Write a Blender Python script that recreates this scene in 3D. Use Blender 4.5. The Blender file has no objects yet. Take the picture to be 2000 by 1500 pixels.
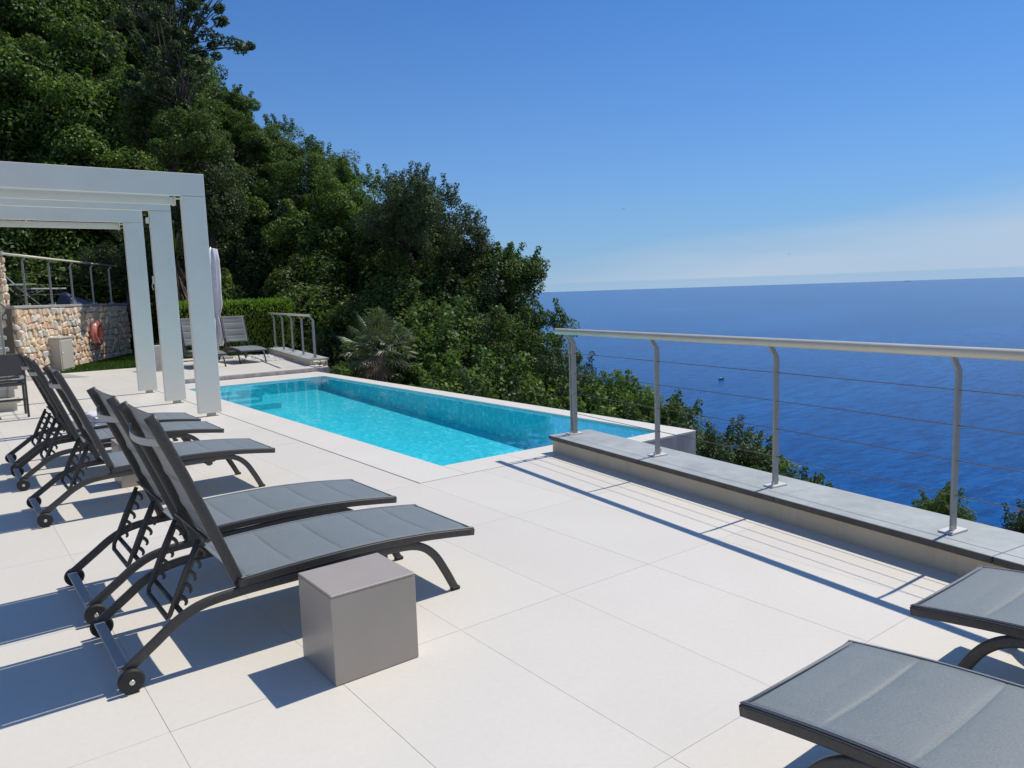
import bpy, math, random
import numpy as np
from mathutils import Vector, Matrix

SC = bpy.context.scene
COL = SC.collection
R_ = math.radians

# ---------------------------------------------------------------- camera
cam_d = bpy.data.cameras.new("camera")
cam = bpy.data.objects.new("camera", cam_d)
COL.objects.link(cam)
cr = Vector((0.79427, -0.6067, -0.0326)).normalized()
cf = Vector((0.59952, 0.79132, -0.11996)).normalized()
cu = cr.cross(cf).normalized()
CAM = Vector((-3.17626, -5.495, 1.6))
m = Matrix((cr, cu, -cf)).transposed().to_4x4()
m.translation = CAM
cam.matrix_world = m
cam_d.sensor_width = 36
cam_d.lens = 26.6
cam_d.clip_start = 0.05
cam_d.clip_end = 90000
SC.camera = cam

# ---------------------------------------------------------------- world, sun, exposure
SUN_EL, SUN_AZ = 57.0, 90.0          # sun stands over +X
W = bpy.data.worlds.new("World")
SC.world = W
W.use_nodes = True
nt = W.node_tree
nt.nodes.clear()
def wn(t, **k):
    n = nt.nodes.new(t)
    for a, b in k.items():
        setattr(n, a, b)
    return n
out = wn('ShaderNodeOutputWorld')
bg = wn('ShaderNodeBackground')
sky = wn('ShaderNodeTexSky', sky_type='NISHITA', sun_disc=False)
sky.sun_elevation = R_(SUN_EL)
sky.sun_rotation = R_(SUN_AZ)
sky.altitude = 80
sky.air_density = 1.0
sky.dust_density = 0.6
sky.ozone_density = 3.0
geo = wn('ShaderNodeTexCoord')
sep = wn('ShaderNodeSeparateXYZ')
nt.links.new(geo.outputs['Generated'], sep.inputs[0])
# thin cirrus veil low over the sea, its upper edge climbing towards the south (right)
def math_n(op, a, b=None, clamp=False):
    n = wn('ShaderNodeMath', operation=op, use_clamp=clamp)
    for i, v in enumerate((a, b)):
        if v is None: continue
        if isinstance(v, (int, float)): n.inputs[i].default_value = v
        else: nt.links.new(v, n.inputs[i])
    return n.outputs[0]
mp = wn('ShaderNodeMapping')
mp.inputs['Scale'].default_value = (1.3, 1.3, 9)
nt.links.new(geo.outputs['Generated'], mp.inputs[0])
nz = wn('ShaderNodeTexNoise')
nz.inputs['Scale'].default_value = 2.2
nz.inputs['Detail'].default_value = 5
nz.inputs['Roughness'].default_value = 0.5
nt.links.new(mp.outputs[0], nz.inputs['Vector'])
# veil height: grows with direction to the right of the view
side = math_n('SUBTRACT', math_n('MULTIPLY', sep.outputs[0], 0.79), math_n('MULTIPLY', sep.outputs[1], 0.61))
top = math_n('ADD', math_n('MULTIPLY', side, 0.14), 0.035)
# out of view to the right and behind, veil raised for neutral fill light
top = math_n('ADD', top, math_n('MULTIPLY', math_n('MAXIMUM', math_n('SUBTRACT', side, 0.60), 0.0), 1.3))
back = math_n('ADD', math_n('MULTIPLY', sep.outputs[0], -0.6), math_n('MULTIPLY', sep.outputs[1], -0.8))
top = math_n('ADD', top, math_n('MULTIPLY', math_n('MAXIMUM', back, 0.0), 0.9))
wob = math_n('MULTIPLY', math_n('SUBTRACT', nz.outputs['Fac'], 0.5), 0.05)
top = math_n('ADD', top, wob)
dz = math_n('SUBTRACT', top, sep.outputs[2])
veil = math_n('MULTIPLY', dz, 17.0, True)
veil = math_n('MULTIPLY', veil, math_n('ADD', math_n('MULTIPLY', nz.outputs['Fac'], 0.7), 0.22))
VEIL_AMT = 1.0
veil = math_n('MULTIPLY', veil, VEIL_AMT)
mixc = wn('ShaderNodeMix', data_type='RGBA')
tint = wn('ShaderNodeMix', data_type='RGBA', blend_type='MULTIPLY')
tint.inputs['Factor'].default_value = 1
nt.links.new(sky.outputs[0], tint.inputs[6])
tint.inputs[7].default_value = (0.20, 0.60, 1.10, 1)
# low belt of blue sea haze just over the horizon
belt = wn('ShaderNodeMapRange', interpolation_type='SMOOTHSTEP')
nt.links.new(sep.outputs[2], belt.inputs['Value'])
belt.inputs['From Min'].default_value = 0.0085; belt.inputs['From Max'].default_value = 0.0115
belt.inputs['To Min'].default_value = 0.30; belt.inputs['To Max'].default_value = 1.0
veil = math_n('MULTIPLY', veil, belt.outputs[0])
nt.links.new(veil, mixc.inputs[0])
# sea haze: the sky pales towards the horizon all round
hz_ = wn('ShaderNodeMix', data_type='RGBA')
zz = math_n('MAXIMUM', sep.outputs[2], 0.0)
hf = math_n('MULTIPLY', math_n('POWER', 2.71828, math_n('MULTIPLY', zz, -5.5)), 0.88)
nt.links.new(hf, hz_.inputs[0])
nt.links.new(tint.outputs[2], hz_.inputs[6])
hz_.inputs[7].default_value = (3.4, 5.1, 7.3, 1)
nt.links.new(hz_.outputs[2], mixc.inputs[6])
mixc.inputs[7].default_value = (5.5, 6.3, 7.5, 1)
nt.links.new(mixc.outputs[2], bg.inputs[0])
bg.inputs[1].default_value = 0.10
nt.links.new(bg.outputs[0], out.inputs[0])

sun_d = bpy.data.lights.new("sun", 'SUN')
sun_d.energy = 3.9
sun_d.angle = R_(0.53)
sun_d.color = (1.0, 0.94, 0.84)
sun = bpy.data.objects.new("sun", sun_d)
COL.objects.link(sun)
sdir = Vector((math.cos(R_(SUN_EL)), 0.0, math.sin(R_(SUN_EL))))
sun.rotation_euler = sdir.to_track_quat('Z', 'Y').to_euler()
sun.location = (20, 0, 30)
vs = SC.view_settings
SC.display_settings.display_device = 'sRGB'
vs.view_transform = 'Standard'
vs.look = 'None'
vs.exposure = 0.0
vs.gamma = 1.0
vs.use_curve_mapping = False

# ---------------------------------------------------------------- helpers
random.seed(7)
rng = np.random.RandomState(7)

def tag(o, label=None, cat=None, group=None, kind=None):
    if label: o['label'] = label
    if cat: o['category'] = cat
    if group: o['group'] = group
    if kind: o['kind'] = kind
    return o

def empty(name, loc, label, cat, group=None, rz=0.0, kind=None):
    o = bpy.data.objects.new(name, None)
    o.empty_display_size = 0.2
    COL.objects.link(o)
    o.location = loc
    o.rotation_euler = (0, 0, rz)
    return tag(o, label, cat, group, kind)

def link(name, me, mat=None, parent=None, loc=(0, 0, 0), rz=0.0):
    o = bpy.data.objects.new(name, me)
    COL.objects.link(o)
    o.location = loc
    o.rotation_euler = (0, 0, rz)
    if mat and not me.materials: me.materials.append(mat)
    if parent: o.parent = parent
    return o

def copy_tree(o, parent=None):
    c = o.copy()
    COL.objects.link(c)
    if parent: c.parent = parent
    for ch in list(o.children): copy_tree(ch, c)
    return c

class MB:
    """collects primitives into one mesh"""
    def __init__(s):
        s.v = []; s.f = []; s.sm = []
    def add(s, vs_, fs_, smooth=False):
        b = len(s.v)
        s.v += [tuple(p) for p in vs_]
        for f in fs_:
            s.f.append(tuple(i + b for i in f)); s.sm.append(smooth)
        return s
    def box(s, c, d, rz=0.0, bev=0.0):
        x, y, z = [k / 2 for k in d]
        ca, sa = math.cos(rz), math.sin(rz)
        def T(p): return (c[0] + p[0] * ca - p[1] * sa, c[1] + p[0] * sa + p[1] * ca, c[2] + p[2])
        if bev <= 0:
            P = [(-x, -y, -z), (x, -y, -z), (x, y, -z), (-x, y, -z), (-x, -y, z), (x, -y, z), (x, y, z), (-x, y, z)]
            Fc = [(0, 3, 2, 1), (4, 5, 6, 7), (0, 1, 5, 4), (1, 2, 6, 5), (2, 3, 7, 6), (3, 0, 4, 7)]
            return s.add([T(p) for p in P], Fc)
        b = bev
        P = []; idx = {}
        for sx in (-1, 1):
            for sy in (-1, 1):
                for sz in (-1, 1):
                    for ax in range(3):
                        q = [sx * (x - b), sy * (y - b), sz * (z - b)]
                        q[ax] = (sx * x, sy * y, sz * z)[ax]
                        idx[(sx, sy, sz, ax)] = len(P); P.append(tuple(q))
        Fc = []
        def face(pts):
            cen = [sum(P[i][k] for i in pts) / len(pts) for k in range(3)]
            a, b_, c_ = P[pts[0]], P[pts[1]], P[pts[2]]
            u = [b_[k] - a[k] for k in range(3)]; w = [c_[k] - b_[k] for k in range(3)]
            n = (u[1] * w[2] - u[2] * w[1], u[2] * w[0] - u[0] * w[2], u[0] * w[1] - u[1] * w[0])
            Fc.append(tuple(pts) if sum(n[k] * cen[k] for k in range(3)) > 0 else tuple(reversed(pts)))
        for ax in range(3):
            o1, o2 = [k for k in range(3) if k != ax]
            for sg in (-1, 1):
                pts = []
                for a, b2 in ((-1, -1), (1, -1), (1, 1), (-1, 1)):
                    k = [0, 0, 0]; k[ax] = sg; k[o1] = a; k[o2] = b2
                    pts.append(idx[(k[0], k[1], k[2], ax)])
                face(pts)
            for a in (-1, 1):
                for b2 in (-1, 1):
                    k1 = [0, 0, 0]; k1[o1] = a; k1[o2] = b2
                    p1 = list(k1); p1[ax] = -1
                    p2 = list(k1); p2[ax] = 1
                    face([idx[(*p1, o1)], idx[(*p2, o1)], idx[(*p2, o2)], idx[(*p1, o2)]])
        for sx in (-1, 1):
            for sy in (-1, 1):
                for sz in (-1, 1):
                    face([idx[(sx, sy, sz, 0)], idx[(sx, sy, sz, 1)], idx[(sx, sy, sz, 2)]])
        return s.add([T(p) for p in P], Fc)
    def tube(s, path, r, n=8, a=None, cap=True, smooth=True):
        """sweep round (r) or elliptical section along a path; r may be a list"""
        path = [Vector(p) for p in path]
        k = len(path)
        rs = r if isinstance(r, (list, tuple)) else [r] * k
        up = Vector((0, 0, 1))
        t0 = (path[1] - path[0]).normalized()
        if abs(t0.z) > 0.95: up = Vector((1, 0, 0))
        nrm = (up - t0 * up.dot(t0)).normalized()
        V = []
        for i in range(k):
            t = (path[min(i + 1, k - 1)] - path[max(i - 1, 0)]).normalized()
            nrm = (nrm - t * nrm.dot(t)).normalized()
            b = t.cross(nrm)
            for j in range(n):
                an = 2 * math.pi * j / n
                V.append(path[i] + (nrm * math.cos(an) + b * math.sin(an)) * rs[i])
        Fc = []
        for i in range(k - 1):
            for j in range(n):
                j2 = (j + 1) % n
                Fc.append((i * n + j, i * n + j2, (i + 1) * n + j2, (i + 1) * n + j))
        b0 = len(s.v)
        s.add(V, Fc, smooth)
        if cap:
            s.f.append(tuple(b0 + j for j in reversed(range(n)))); s.sm.append(False)
            s.f.append(tuple(b0 + (k - 1) * n + j for j in range(n))); s.sm.append(False)
        return s
    def strip(s, path, y0, a, b, n=12, p=4.0):
        """sweep a rounded rectangle (half width a across Y, half height b) along an XZ path"""
        k = len(path); V = []
        for i in range(k):
            q0 = path[max(i - 1, 0)]; q1 = path[min(i + 1, k - 1)]
            tx, tz = q1[0] - q0[0], q1[1] - q0[1]
            L = math.hypot(tx, tz); tx /= L; tz /= L
            nx, nz_ = -tz, tx
            for j in range(n):
                an = 2 * math.pi * (j + .5) / n
                c_, s_ = math.cos(an), math.sin(an)
                u = math.copysign(abs(c_) ** (2 / p), c_) * a
                w = math.copysign(abs(s_) ** (2 / p), s_) * b
                V.append((path[i][0] + nx * w, y0 + u, path[i][1] + nz_ * w))
        Fc = []
        for i in range(k - 1):
            for j in range(n):
                j2 = (j + 1) % n
                Fc.append((i * n + j2, i * n + j, (i + 1) * n + j, (i + 1) * n + j2))
        b0 = len(s.v)
        s.add(V, Fc, True)
        s.f.append(tuple(b0 + j for j in range(n))); s.sm.append(False)
        s.f.append(tuple(b0 + (k - 1) * n + j for j in reversed(range(n)))); s.sm.append(False)
        return s
    def cyl(s, c, axis, r, h, n=20, bev=0.0):
        ax = Vector(axis).normalized(); c = Vector(c)
        b_ = bev
        pr = [(-h / 2, r - b_), (-h / 2 + b_, r), (h / 2 - b_, r), (h / 2, r - b_)] if bev else [(-h / 2, r), (h / 2, r)]
        ref = Vector((0, 0, 1)) if abs(ax.z) < .9 else Vector((1, 0, 0))
        u = ax.cross(ref).normalized(); w = ax.cross(u)
        V = []
        for (t, rr) in pr:
            for j in range(n):
                an = 2 * math.pi * j / n
                V.append(c + ax * t + (u * math.cos(an) + w * math.sin(an)) * rr)
        Fc = []
        for i in range(len(pr) - 1):
            for j in range(n):
                j2 = (j + 1) % n
                Fc.append((i * n + j2, i * n + j, (i + 1) * n + j, (i + 1) * n + j2))
        b0 = len(s.v)
        s.add(V, Fc, not bev)
        s.f.append(tuple(b0 + j for j in range(n))); s.sm.append(False)
        s.f.append(tuple(b0 + (len(pr) - 1) * n + j for j in reversed(range(n)))); s.sm.append(False)
        return s
    def prism(s, poly, z0, z1):
        n = len(poly)
        V = [(p[0], p[1], z0) for p in poly] + [(p[0], p[1], z1) for p in poly]
        Fc = [tuple(reversed(range(n))), tuple(range(n, 2 * n))]
        for i in range(n):
            j = (i + 1) % n
            Fc.append((i, j, n + j, n + i))
        return s.add(V, Fc)
    def mesh(s, name):
        me = bpy.data.meshes.new(name)
        me.from_pydata(s.v, [], s.f)
        me.polygons.foreach_set('use_smooth', s.sm)
        me.update()
        return me
    def build(s, name, mat, parent=None, loc=(0, 0, 0), rz=0.0):
        return link(name, s.mesh(name), mat, parent, loc, rz)

def smooth_path(pts, sub=6):
    P = [np.array(p, float) for p in pts]
    P = [2 * P[0] - P[1]] + P + [2 * P[-1] - P[-2]]
    o = []
    for i in range(1, len(P) - 2):
        for k in range(sub):
            t = k / sub
            a, b, c, d = P[i - 1], P[i], P[i + 1], P[i + 2]
            o.append(.5 * ((2 * b) + (-a + c) * t + (2 * a - 5 * b + 4 * c - d) * t * t + (-a + 3 * b - 3 * c + d) * t ** 3))
    o.append(P[-2])
    return [tuple(q) for q in o]

def np_mesh(name, V, Q, mat, smooth=False):
    """fast mesh from numpy: V (n,3), Q (m,k) faces"""
    me = bpy.data.meshes.new(name)
    V = np.asarray(V, np.float32); Q = np.asarray(Q, np.int32)
    mcount, k = Q.shape
    me.vertices.add(len(V)); me.vertices.foreach_set('co', V.ravel())
    me.loops.add(mcount * k); me.loops.foreach_set('vertex_index', Q.ravel())
    me.polygons.add(mcount)
    me.polygons.foreach_set('loop_start', np.arange(0, mcount * k, k, dtype=np.int32))
    if smooth: me.polygons.foreach_set('use_smooth', np.ones(mcount, bool))
    me.update(calc_edges=True)
    me.materials.append(mat)
    return me

# ---------------------------------------------------------------- materials
class M:
    def __init__(s, name):
        s.m = bpy.data.materials.new(name); s.m.use_nodes = True
        s.t = s.m.node_tree; s.b = s.t.nodes['Principled BSDF']; s.o = s.t.nodes['Material Output']
        s.tc = s.t.nodes.new('ShaderNodeTexCoord')
    def n(s, t, ins=None, **k):
        x = s.t.nodes.new(t)
        for a, b in k.items(): setattr(x, a, b)
        for a, b in (ins or {}).items():
            if hasattr(b, 'is_linked') or hasattr(b, 'links'): s.t.links.new(b, x.inputs[a])
            else: x.inputs[a].default_value = b
        return x
    def l(s, a, b): s.t.links.new(a, b)
    def set(s, **k):
        names = dict(col='Base Color', rough='Roughness', metal='Metallic', spec='Specular IOR Level', trans='Transmission Weight', sheen='Sheen Weight', coat='Coat Weight')
        for a, b in k.items():
            i = s.b.inputs[names[a]]
            if hasattr(b, 'links'): s.l(b, i)
            else: i.default_value = (*b, 1) if isinstance(b, tuple) and len(b) == 3 else b
        return s
    def noise(s, scale, detail=4, rough=.55, vec=None, obj=True):
        return s.n('ShaderNodeTexNoise', {'Vector': vec or s.tc.outputs['Object' if obj else 'Generated'], 'Scale': scale, 'Detail': detail, 'Roughness': rough})
    def ramp(s, fac, stops):
        r = s.n('ShaderNodeValToRGB', {'Fac': fac}); e = r.color_ramp.elements
        while len(e) < len(stops): e.new(.5)
        for i, (p, c) in enumerate(stops):
            e[i].position = p; e[i].color = (*c, 1) if len(c) == 3 else c
        return r.outputs[0]
    def mix(s, f, a, b, mode='MIX'):
        x = s.t.nodes.new('ShaderNodeMix'); x.data_type = 'RGBA'; x.blend_type = mode
        for i, v in ((0, f), (6, a), (7, b)):
            if hasattr(v, 'links'): s.l(v, x.inputs[i])
            else: x.inputs[i].default_value = (*v, 1) if isinstance(v, tuple) and len(v) == 3 else v
        return x.outputs[2]
    def bump(s, h, strength=.3, dist=.01):
        b = s.n('ShaderNodeBump', {'Height': h, 'Strength': strength, 'Distance': dist})
        s.l(b.outputs[0], s.b.inputs['Normal']); return b
    def rnd(s): return s.n('ShaderNodeObjectInfo').outputs['Random']
    def pos(s): return s.n('ShaderNodeNewGeometry').outputs['Position']

def hsv_vary(x, col, amt=.12):
    r = x.rnd()
    v = x.n('ShaderNodeMapRange', {'Value': r, 'To Min': 1 - amt, 'To Max': 1 + amt})
    h = x.n('ShaderNodeHueSaturation', {'Value': v.outputs[0], 'Color': col})
    return h.outputs[0]

MAT = {}
def mk_tile(name, c, amt=.02):
    x = M(name)
    p = x.pos()
    n1 = x.noise(1.1, 5, .6, vec=p)
    n2 = x.noise(38, 3, .6, vec=p)
    n3 = x.noise(4.5, 4, .6, vec=p)
    a = x.ramp(n1.outputs['Fac'], [(.3, tuple(k * .965 for k in c)), (.7, tuple(k * 1.03 for k in c))])
    a = x.mix(.22, a, x.ramp(n2.outputs['Fac'], [(.35, tuple(k * .9 for k in c)), (.65, tuple(min(1, k * 1.06) for k in c))]))
    a = x.mix(x.ramp(n3.outputs['Fac'], [(.62, (0, 0, 0)), (.8, (.16, .16, .16))]), a, tuple(k * .82 for k in c))
    x.set(col=hsv_vary(x, a, amt), rough=.48, spec=.35)
    x.bump(n2.outputs['Fac'], .12, .002)
    return x.m
MAT['tile'] = mk_tile('porcelain_tile', (.705, .66, .575))
MAT['coping'] = mk_tile('pool_coping_stone', (.735, .69, .605), .015)
x = M('grout'); x.set(col=(.62, .58, .51), rough=.9); MAT['grout'] = x.m
x = M('dark_joint'); x.set(col=(.06, .055, .05), rough=.9); MAT['joint'] = x.m
x = M('cream_render')
n1 = x.noise(1.6, 5, vec=x.pos()); n2 = x.noise(60, 3, vec=x.pos())
st = x.noise(1.0, 4, .6, vec=x.n('ShaderNodeMapping', {'Vector': x.pos(), 'Scale': (5, 5, .6)}).outputs[0])
cc = x.ramp(n1.outputs['Fac'], [(.3, (.62, .52, .37)), (.7, (.70, .60, .45))])
cc = x.mix(x.ramp(st.outputs['Fac'], [(.55, (0, 0, 0)), (.72, (.45, .45, .45))]), cc, (.42, .38, .30))
x.set(col=cc, rough=.85, spec=.2); x.bump(n2.outputs['Fac'], .3, .004); MAT['render'] = x.m
x = M('grey_slate')
n1 = x.noise(3.2, 7, .65, vec=x.pos()); n2 = x.noise(55, 4, vec=x.pos())
cc = x.ramp(n1.outputs['Fac'], [(.32, (.30, .325, .31)), (.52, (.38, .405, .39)), (.72, (.47, .49, .47))])
cc = x.mix(x.ramp(n2.outputs['Fac'], [(.68, (0, 0, 0)), (.74, (.7, .7, .7))]), cc, (.6, .61, .6))
x.set(col=cc, rough=.6); x.bump(n2.outputs['Fac'], .35, .004); MAT['slate'] = x.m
x = M('white_powder_coat'); n1 = x.noise(3, 3)
x.set(col=x.ramp(n1.outputs['Fac'], [(.3, (.76, .74, .64)), (.7, (.80, .78, .68))]), rough=.42, spec=.4); MAT['white'] = x.m
x = M('beige_metal'); n1 = x.noise(8, 3)
x.set(col=x.ramp(n1.outputs['Fac'], [(.3, (.68, .62, .48)), (.7, (.74, .68, .54))]), rough=.36, metal=.0, spec=.5); MAT['railmetal'] = x.m
x = M('post_metal'); n1 = x.noise(14, 3)
x.set(col=x.ramp(n1.outputs['Fac'], [(.3, (.30, .298, .27)), (.7, (.36, .356, .325))]), rough=.4, metal=.0); MAT['postmetal'] = x.m
x = M('white_plate_metal'); x.set(col=(.66, .64, .60), rough=.45, metal=.1); MAT['plate'] = x.m
x = M('steel_cable'); x.set(col=(.20, .17, .15), rough=.45, metal=.7); MAT['cable'] = x.m
x = M('stainless'); x.set(col=(.6, .6, .58), rough=.3, metal=.9); MAT['steel'] = x.m
x = M('charcoal_aluminium'); n1 = x.noise(120, 2)
x.set(col=x.ramp(n1.outputs['Fac'], [(.35, (.042, .039, .036)), (.65, (.062, .058, .054))]), rough=.42, spec=.5); x.bump(n1.outputs['Fac'], .08, .001); MAT['charcoal'] = x.m
x = M('light_bar_metal'); x.set(col=(.42, .41, .385), rough=.45, metal=.0); MAT['lightbar'] = x.m
x = M('black_rubber'); x.set(col=(.018, .018, .018), rough=.6); MAT['rubber'] = x.m
def mk_sling(name, c):
    x = M(name)
    w1 = x.n('ShaderNodeTexWave', {'Vector': x.tc.outputs['Object'], 'Scale': 95.0, 'Distortion': .25}, wave_type='BANDS', bands_direction='X')
    w2 = x.n('ShaderNodeTexWave', {'Vector': x.tc.outputs['Object'], 'Scale': 95.0, 'Distortion': .25}, wave_type='BANDS', bands_direction='Y')
    nn = x.noise(160, 3, .7); n0 = x.noise(5, 4)
    h = x.n('ShaderNodeMath', {0: w1.outputs['Fac'], 1: w2.outputs['Fac']}, operation='ADD').outputs[0]
    a = x.ramp(nn.outputs['Fac'], [(.3, tuple(k * .72 for k in c)), (.7, tuple(k * 1.3 for k in c))])
    a = x.mix(x.ramp(n0.outputs['Fac'], [(.35, (0, 0, 0)), (.75, (.35, .35, .35))]), a, tuple(k * 1.25 for k in c))
    x.set(col=a, rough=.55, spec=.5, sheen=.25)
    x.bump(h, .18, .0012)
    return x.m
MAT['sling'] = mk_sling('grey_mesh_fabric', (.154, .180, .183))
MAT['slinghem'] = mk_sling('grey_fabric_hem', (.19, .205, .215))
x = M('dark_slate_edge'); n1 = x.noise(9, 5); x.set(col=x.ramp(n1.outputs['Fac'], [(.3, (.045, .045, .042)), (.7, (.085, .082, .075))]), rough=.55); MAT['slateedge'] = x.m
MAT['slingback'] = mk_sling('grey_mesh_fabric_back', (.155, .165, .16))
x = M('taupe_lacquer'); n1 = x.noise(5, 4)
x.set(col=x.ramp(n1.outputs['Fac'], [(.3, (.385, .33, .275)), (.7, (.415, .36, .305))]), rough=.38, spec=.9); MAT['taupe'] = x.m
x = M('towel_cotton'); n1 = x.noise(180, 3); x.set(col=(.80, .79, .83), rough=.95, sheen=.4); x.bump(n1.outputs['Fac'], .6, .004); MAT['towel'] = x.m
x = M('umbrella_cloth'); n1 = x.noise(7, 3); x.set(col=x.ramp(n1.outputs['Fac'], [(.3, (.62, .60, .63)), (.7, (.72, .70, .73))]), rough=.9, sheen=.2); MAT['cloth'] = x.m
x = M('buoy_plastic'); n1 = x.noise(6, 4); x.set(col=x.ramp(n1.outputs['Fac'], [(.3, (.72, .13, .085)), (.7, (.80, .27, .20))]), rough=.5); MAT['buoy'] = x.m
x = M('cabinet_paint'); x.set(col=(.52, .49, .43), rough=.5); MAT['cabinet'] = x.m
x = M('pool_mosaic_caustics')
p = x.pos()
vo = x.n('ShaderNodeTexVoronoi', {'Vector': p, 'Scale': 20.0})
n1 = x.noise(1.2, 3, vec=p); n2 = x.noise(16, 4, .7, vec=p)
cc = x.ramp(vo.outputs['Color'], [(.1, (.11, .60, .72)), (.5, (.15, .68, .79)), (.80, (.22, .78, .86)), (.95, (.74, .98, .98))])  # turquoise mosaic cells; the palest ones are painted sun caustics
cc = x.mix(x.ramp(n2.outputs['Fac'], [(.45, (0, 0, 0)), (.7, (.22, .22, .22))]), cc, (.42, .90, .94))  # pale noise flecks paint more caustic shimmer into the colour
x.set(col=cc, rough=.4); MAT['causticmosaic'] = x.m
x = M('pool_shell'); n1 = x.noise(1.0, 6, .7, vec=x.n('ShaderNodeMapping', {'Vector': x.pos(), 'Scale': (9, 9, 1.2)}).outputs[0]); n2 = x.noise(90, 3, vec=x.pos())
cc = x.ramp(n1.outputs['Fac'], [(.35, (.34, .31, .31)), (.6, (.52, .48, .48)), (.75, (.70, .66, .65))])
x.set(col=cc, rough=.8); x.bump(n2.outputs['Fac'], .5, .006); MAT['shell'] = x.m

# water: fresnel mirror over clear tinted water, so that the sun reaches the floor
def mk_water():
    x = M('pool_water')
    t = x.t; t.nodes.remove(x.b)
    p = x.pos()
    n1 = x.noise(2.6, 3, .5, vec=p); n2 = x.noise(9, 2, .5, vec=p)
    h = x.n('ShaderNodeMath', {0: n1.outputs['Fac'], 1: x.n('ShaderNodeMath', {0: n2.outputs['Fac'], 1: .25}, operation='MULTIPLY').outputs[0]}, operation='ADD').outputs[0]
    b = x.n('ShaderNodeBump', {'Height': h, 'Strength': .2, 'Distance': .02})
    tr = x.n('ShaderNodeBsdfTransparent', {'Color': (.50, .93, .97, 1)})
    gl = x.n('ShaderNodeBsdfGlossy', {'Color': (1, 1, 1, 1), 'Roughness': .015, 'Normal': b.outputs[0]})
    fr = x.n('ShaderNodeFresnel', {'IOR': 1.25, 'Normal': b.outputs[0]})
    mx = x.n('ShaderNodeMixShader', {0: fr.outputs[0], 1: tr.outputs[0], 2: gl.outputs[0]})
    x.l(mx.outputs[0], x.o.inputs[0]); return x.m
MAT['water'] = mk_water()

x = M('sea_water')
p = x.pos()
far = x.n('ShaderNodeMapping', {'Vector': p, 'Rotation': (0, 0, R_(20)), 'Scale': (.10, .22, .1)}).outputs[0]
n1 = x.noise(1.0, 6, .65, vec=far)
big = x.noise(1.0, 4, .6, vec=x.n('ShaderNodeMapping', {'Vector': p, 'Rotation': (0, 0, R_(35)), 'Scale': (.0016, .006, .01)}).outputs[0])
sp = x.n('ShaderNodeSeparateXYZ', {0: p})
cc = x.ramp(big.outputs['Fac'], [(.3, (.001, .062, .235)), (.55, (.002, .090, .31)), (.75, (.006, .130, .40))])
wv = x.noise(1.0, 5, .75, vec=x.n('ShaderNodeMapping', {'Vector': p, 'Rotation': (0, 0, R_(-37)), 'Scale': (.035, .16, .1)}).outputs[0])
cc = x.mix(x.ramp(wv.outputs['Fac'], [(.44, (0, 0, 0)), (.58, (.85, .85, .85))]), cc, (.000, .038, .165))
x.set(col=cc, rough=.18, spec=.035)
x.bump(n1.outputs['Fac'], .8, .65)
MAT['sea'] = x.m

def mk_leaf(name, stops, trans=.35, rough=.42, spec=.45, vary=.28, scale=3.5):
    x = M(name)
    g = x.n('ShaderNodeNewGeometry')
    nn = x.n('ShaderNodeTexNoise', {'Vector': g.outputs['Position'], 'Scale': scale, 'Detail': 3.0, 'Roughness': .7})
    rr = g.outputs['Random Per Island']
    f = x.n('ShaderNodeMath', {0: x.n('ShaderNodeMath', {0: nn.outputs['Fac'], 1: .55}, operation='MULTIPLY').outputs[0], 1: x.n('ShaderNodeMath', {0: rr, 1: .45}, operation='MULTIPLY').outputs[0]}, operation='ADD').outputs[0]
    c = x.ramp(f, stops)
    c = hsv_vary(x, c, vary)
    x.set(col=c, rough=rough, spec=spec)
    tl = x.n('ShaderNodeBsdfTranslucent', {'Color': x.mix(1.0, c, (1.25, 1.35, .6), 'MULTIPLY')})
    mx = x.n('ShaderNodeMixShader', {0: trans, 1: x.b.outputs[0], 2: tl.outputs[0]})
    x.l(mx.outputs[0], x.o.inputs[0]); return x.m
MAT['leaf'] = mk_leaf('oak_leaf', [(.2, (.042, .086, .020)), (.5, (.092, .160, .036)), (.8, (.19, .26, .060))], .34, .58, .3)
MAT['leafb'] = mk_leaf('holm_leaf', [(.2, (.026, .050, .022)), (.5, (.052, .088, .034)), (.8, (.115, .150, .062))], .25, .55, .3)
MAT['hedgeleaf'] = mk_leaf('hedge_leaf', [(.2, (.08, .17, .022)), (.5, (.16, .28, .034)), (.8, (.30, .43, .07))], .4, .4, .4, .05, 8)
MAT['palmleaf'] = mk_leaf('palm_leaf', [(.2, (.035, .06, .022)), (.5, (.07, .10, .04)), (.85, (.22, .24, .14))], .25, .4, .5, .1, 6)
MAT['dead'] = mk_leaf('dry_frond', [(.2, (.07, .05, .035)), (.6, (.14, .105, .075)), (.85, (.25, .20, .15))], .15, .7, .2, .05, 6)
MAT['turf'] = mk_leaf('turf_blade', [(.2, (.035, .085, .012)), (.5, (.06, .135, .018)), (.8, (.10, .19, .03))], .2, .6, .3, .03, 5)
x = M('bark'); n1 = x.noise(7, 5); x.set(col=x.ramp(n1.outputs['Fac'], [(.3, (.045, .035, .026)), (.7, (.12, .10, .08))]), rough=.9); x.bump(n1.outputs['Fac'], .6, .02); MAT['bark'] = x.m
x = M('hill_soil'); n1 = x.noise(.7, 6, vec=x.pos()); n2 = x.noise(6, 5, vec=x.pos())
cc = x.ramp(n1.outputs['Fac'], [(.35, (.018, .026, .010)), (.65, (.05, .045, .028))])
cc = x.mix(x.ramp(n2.outputs['Fac'], [(.5, (0, 0, 0)), (.8, (.6, .6, .6))]), cc, (.03, .055, .015))
x.set(col=cc, rough=.95, spec=.1); x.bump(n2.outputs['Fac'], 1, .15); MAT['soil'] = x.m
x = M('mortar'); x.set(col=(.20, .165, .12), rough=.95); MAT['mortar'] = x.m
x = M('rubble_stone')
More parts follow.
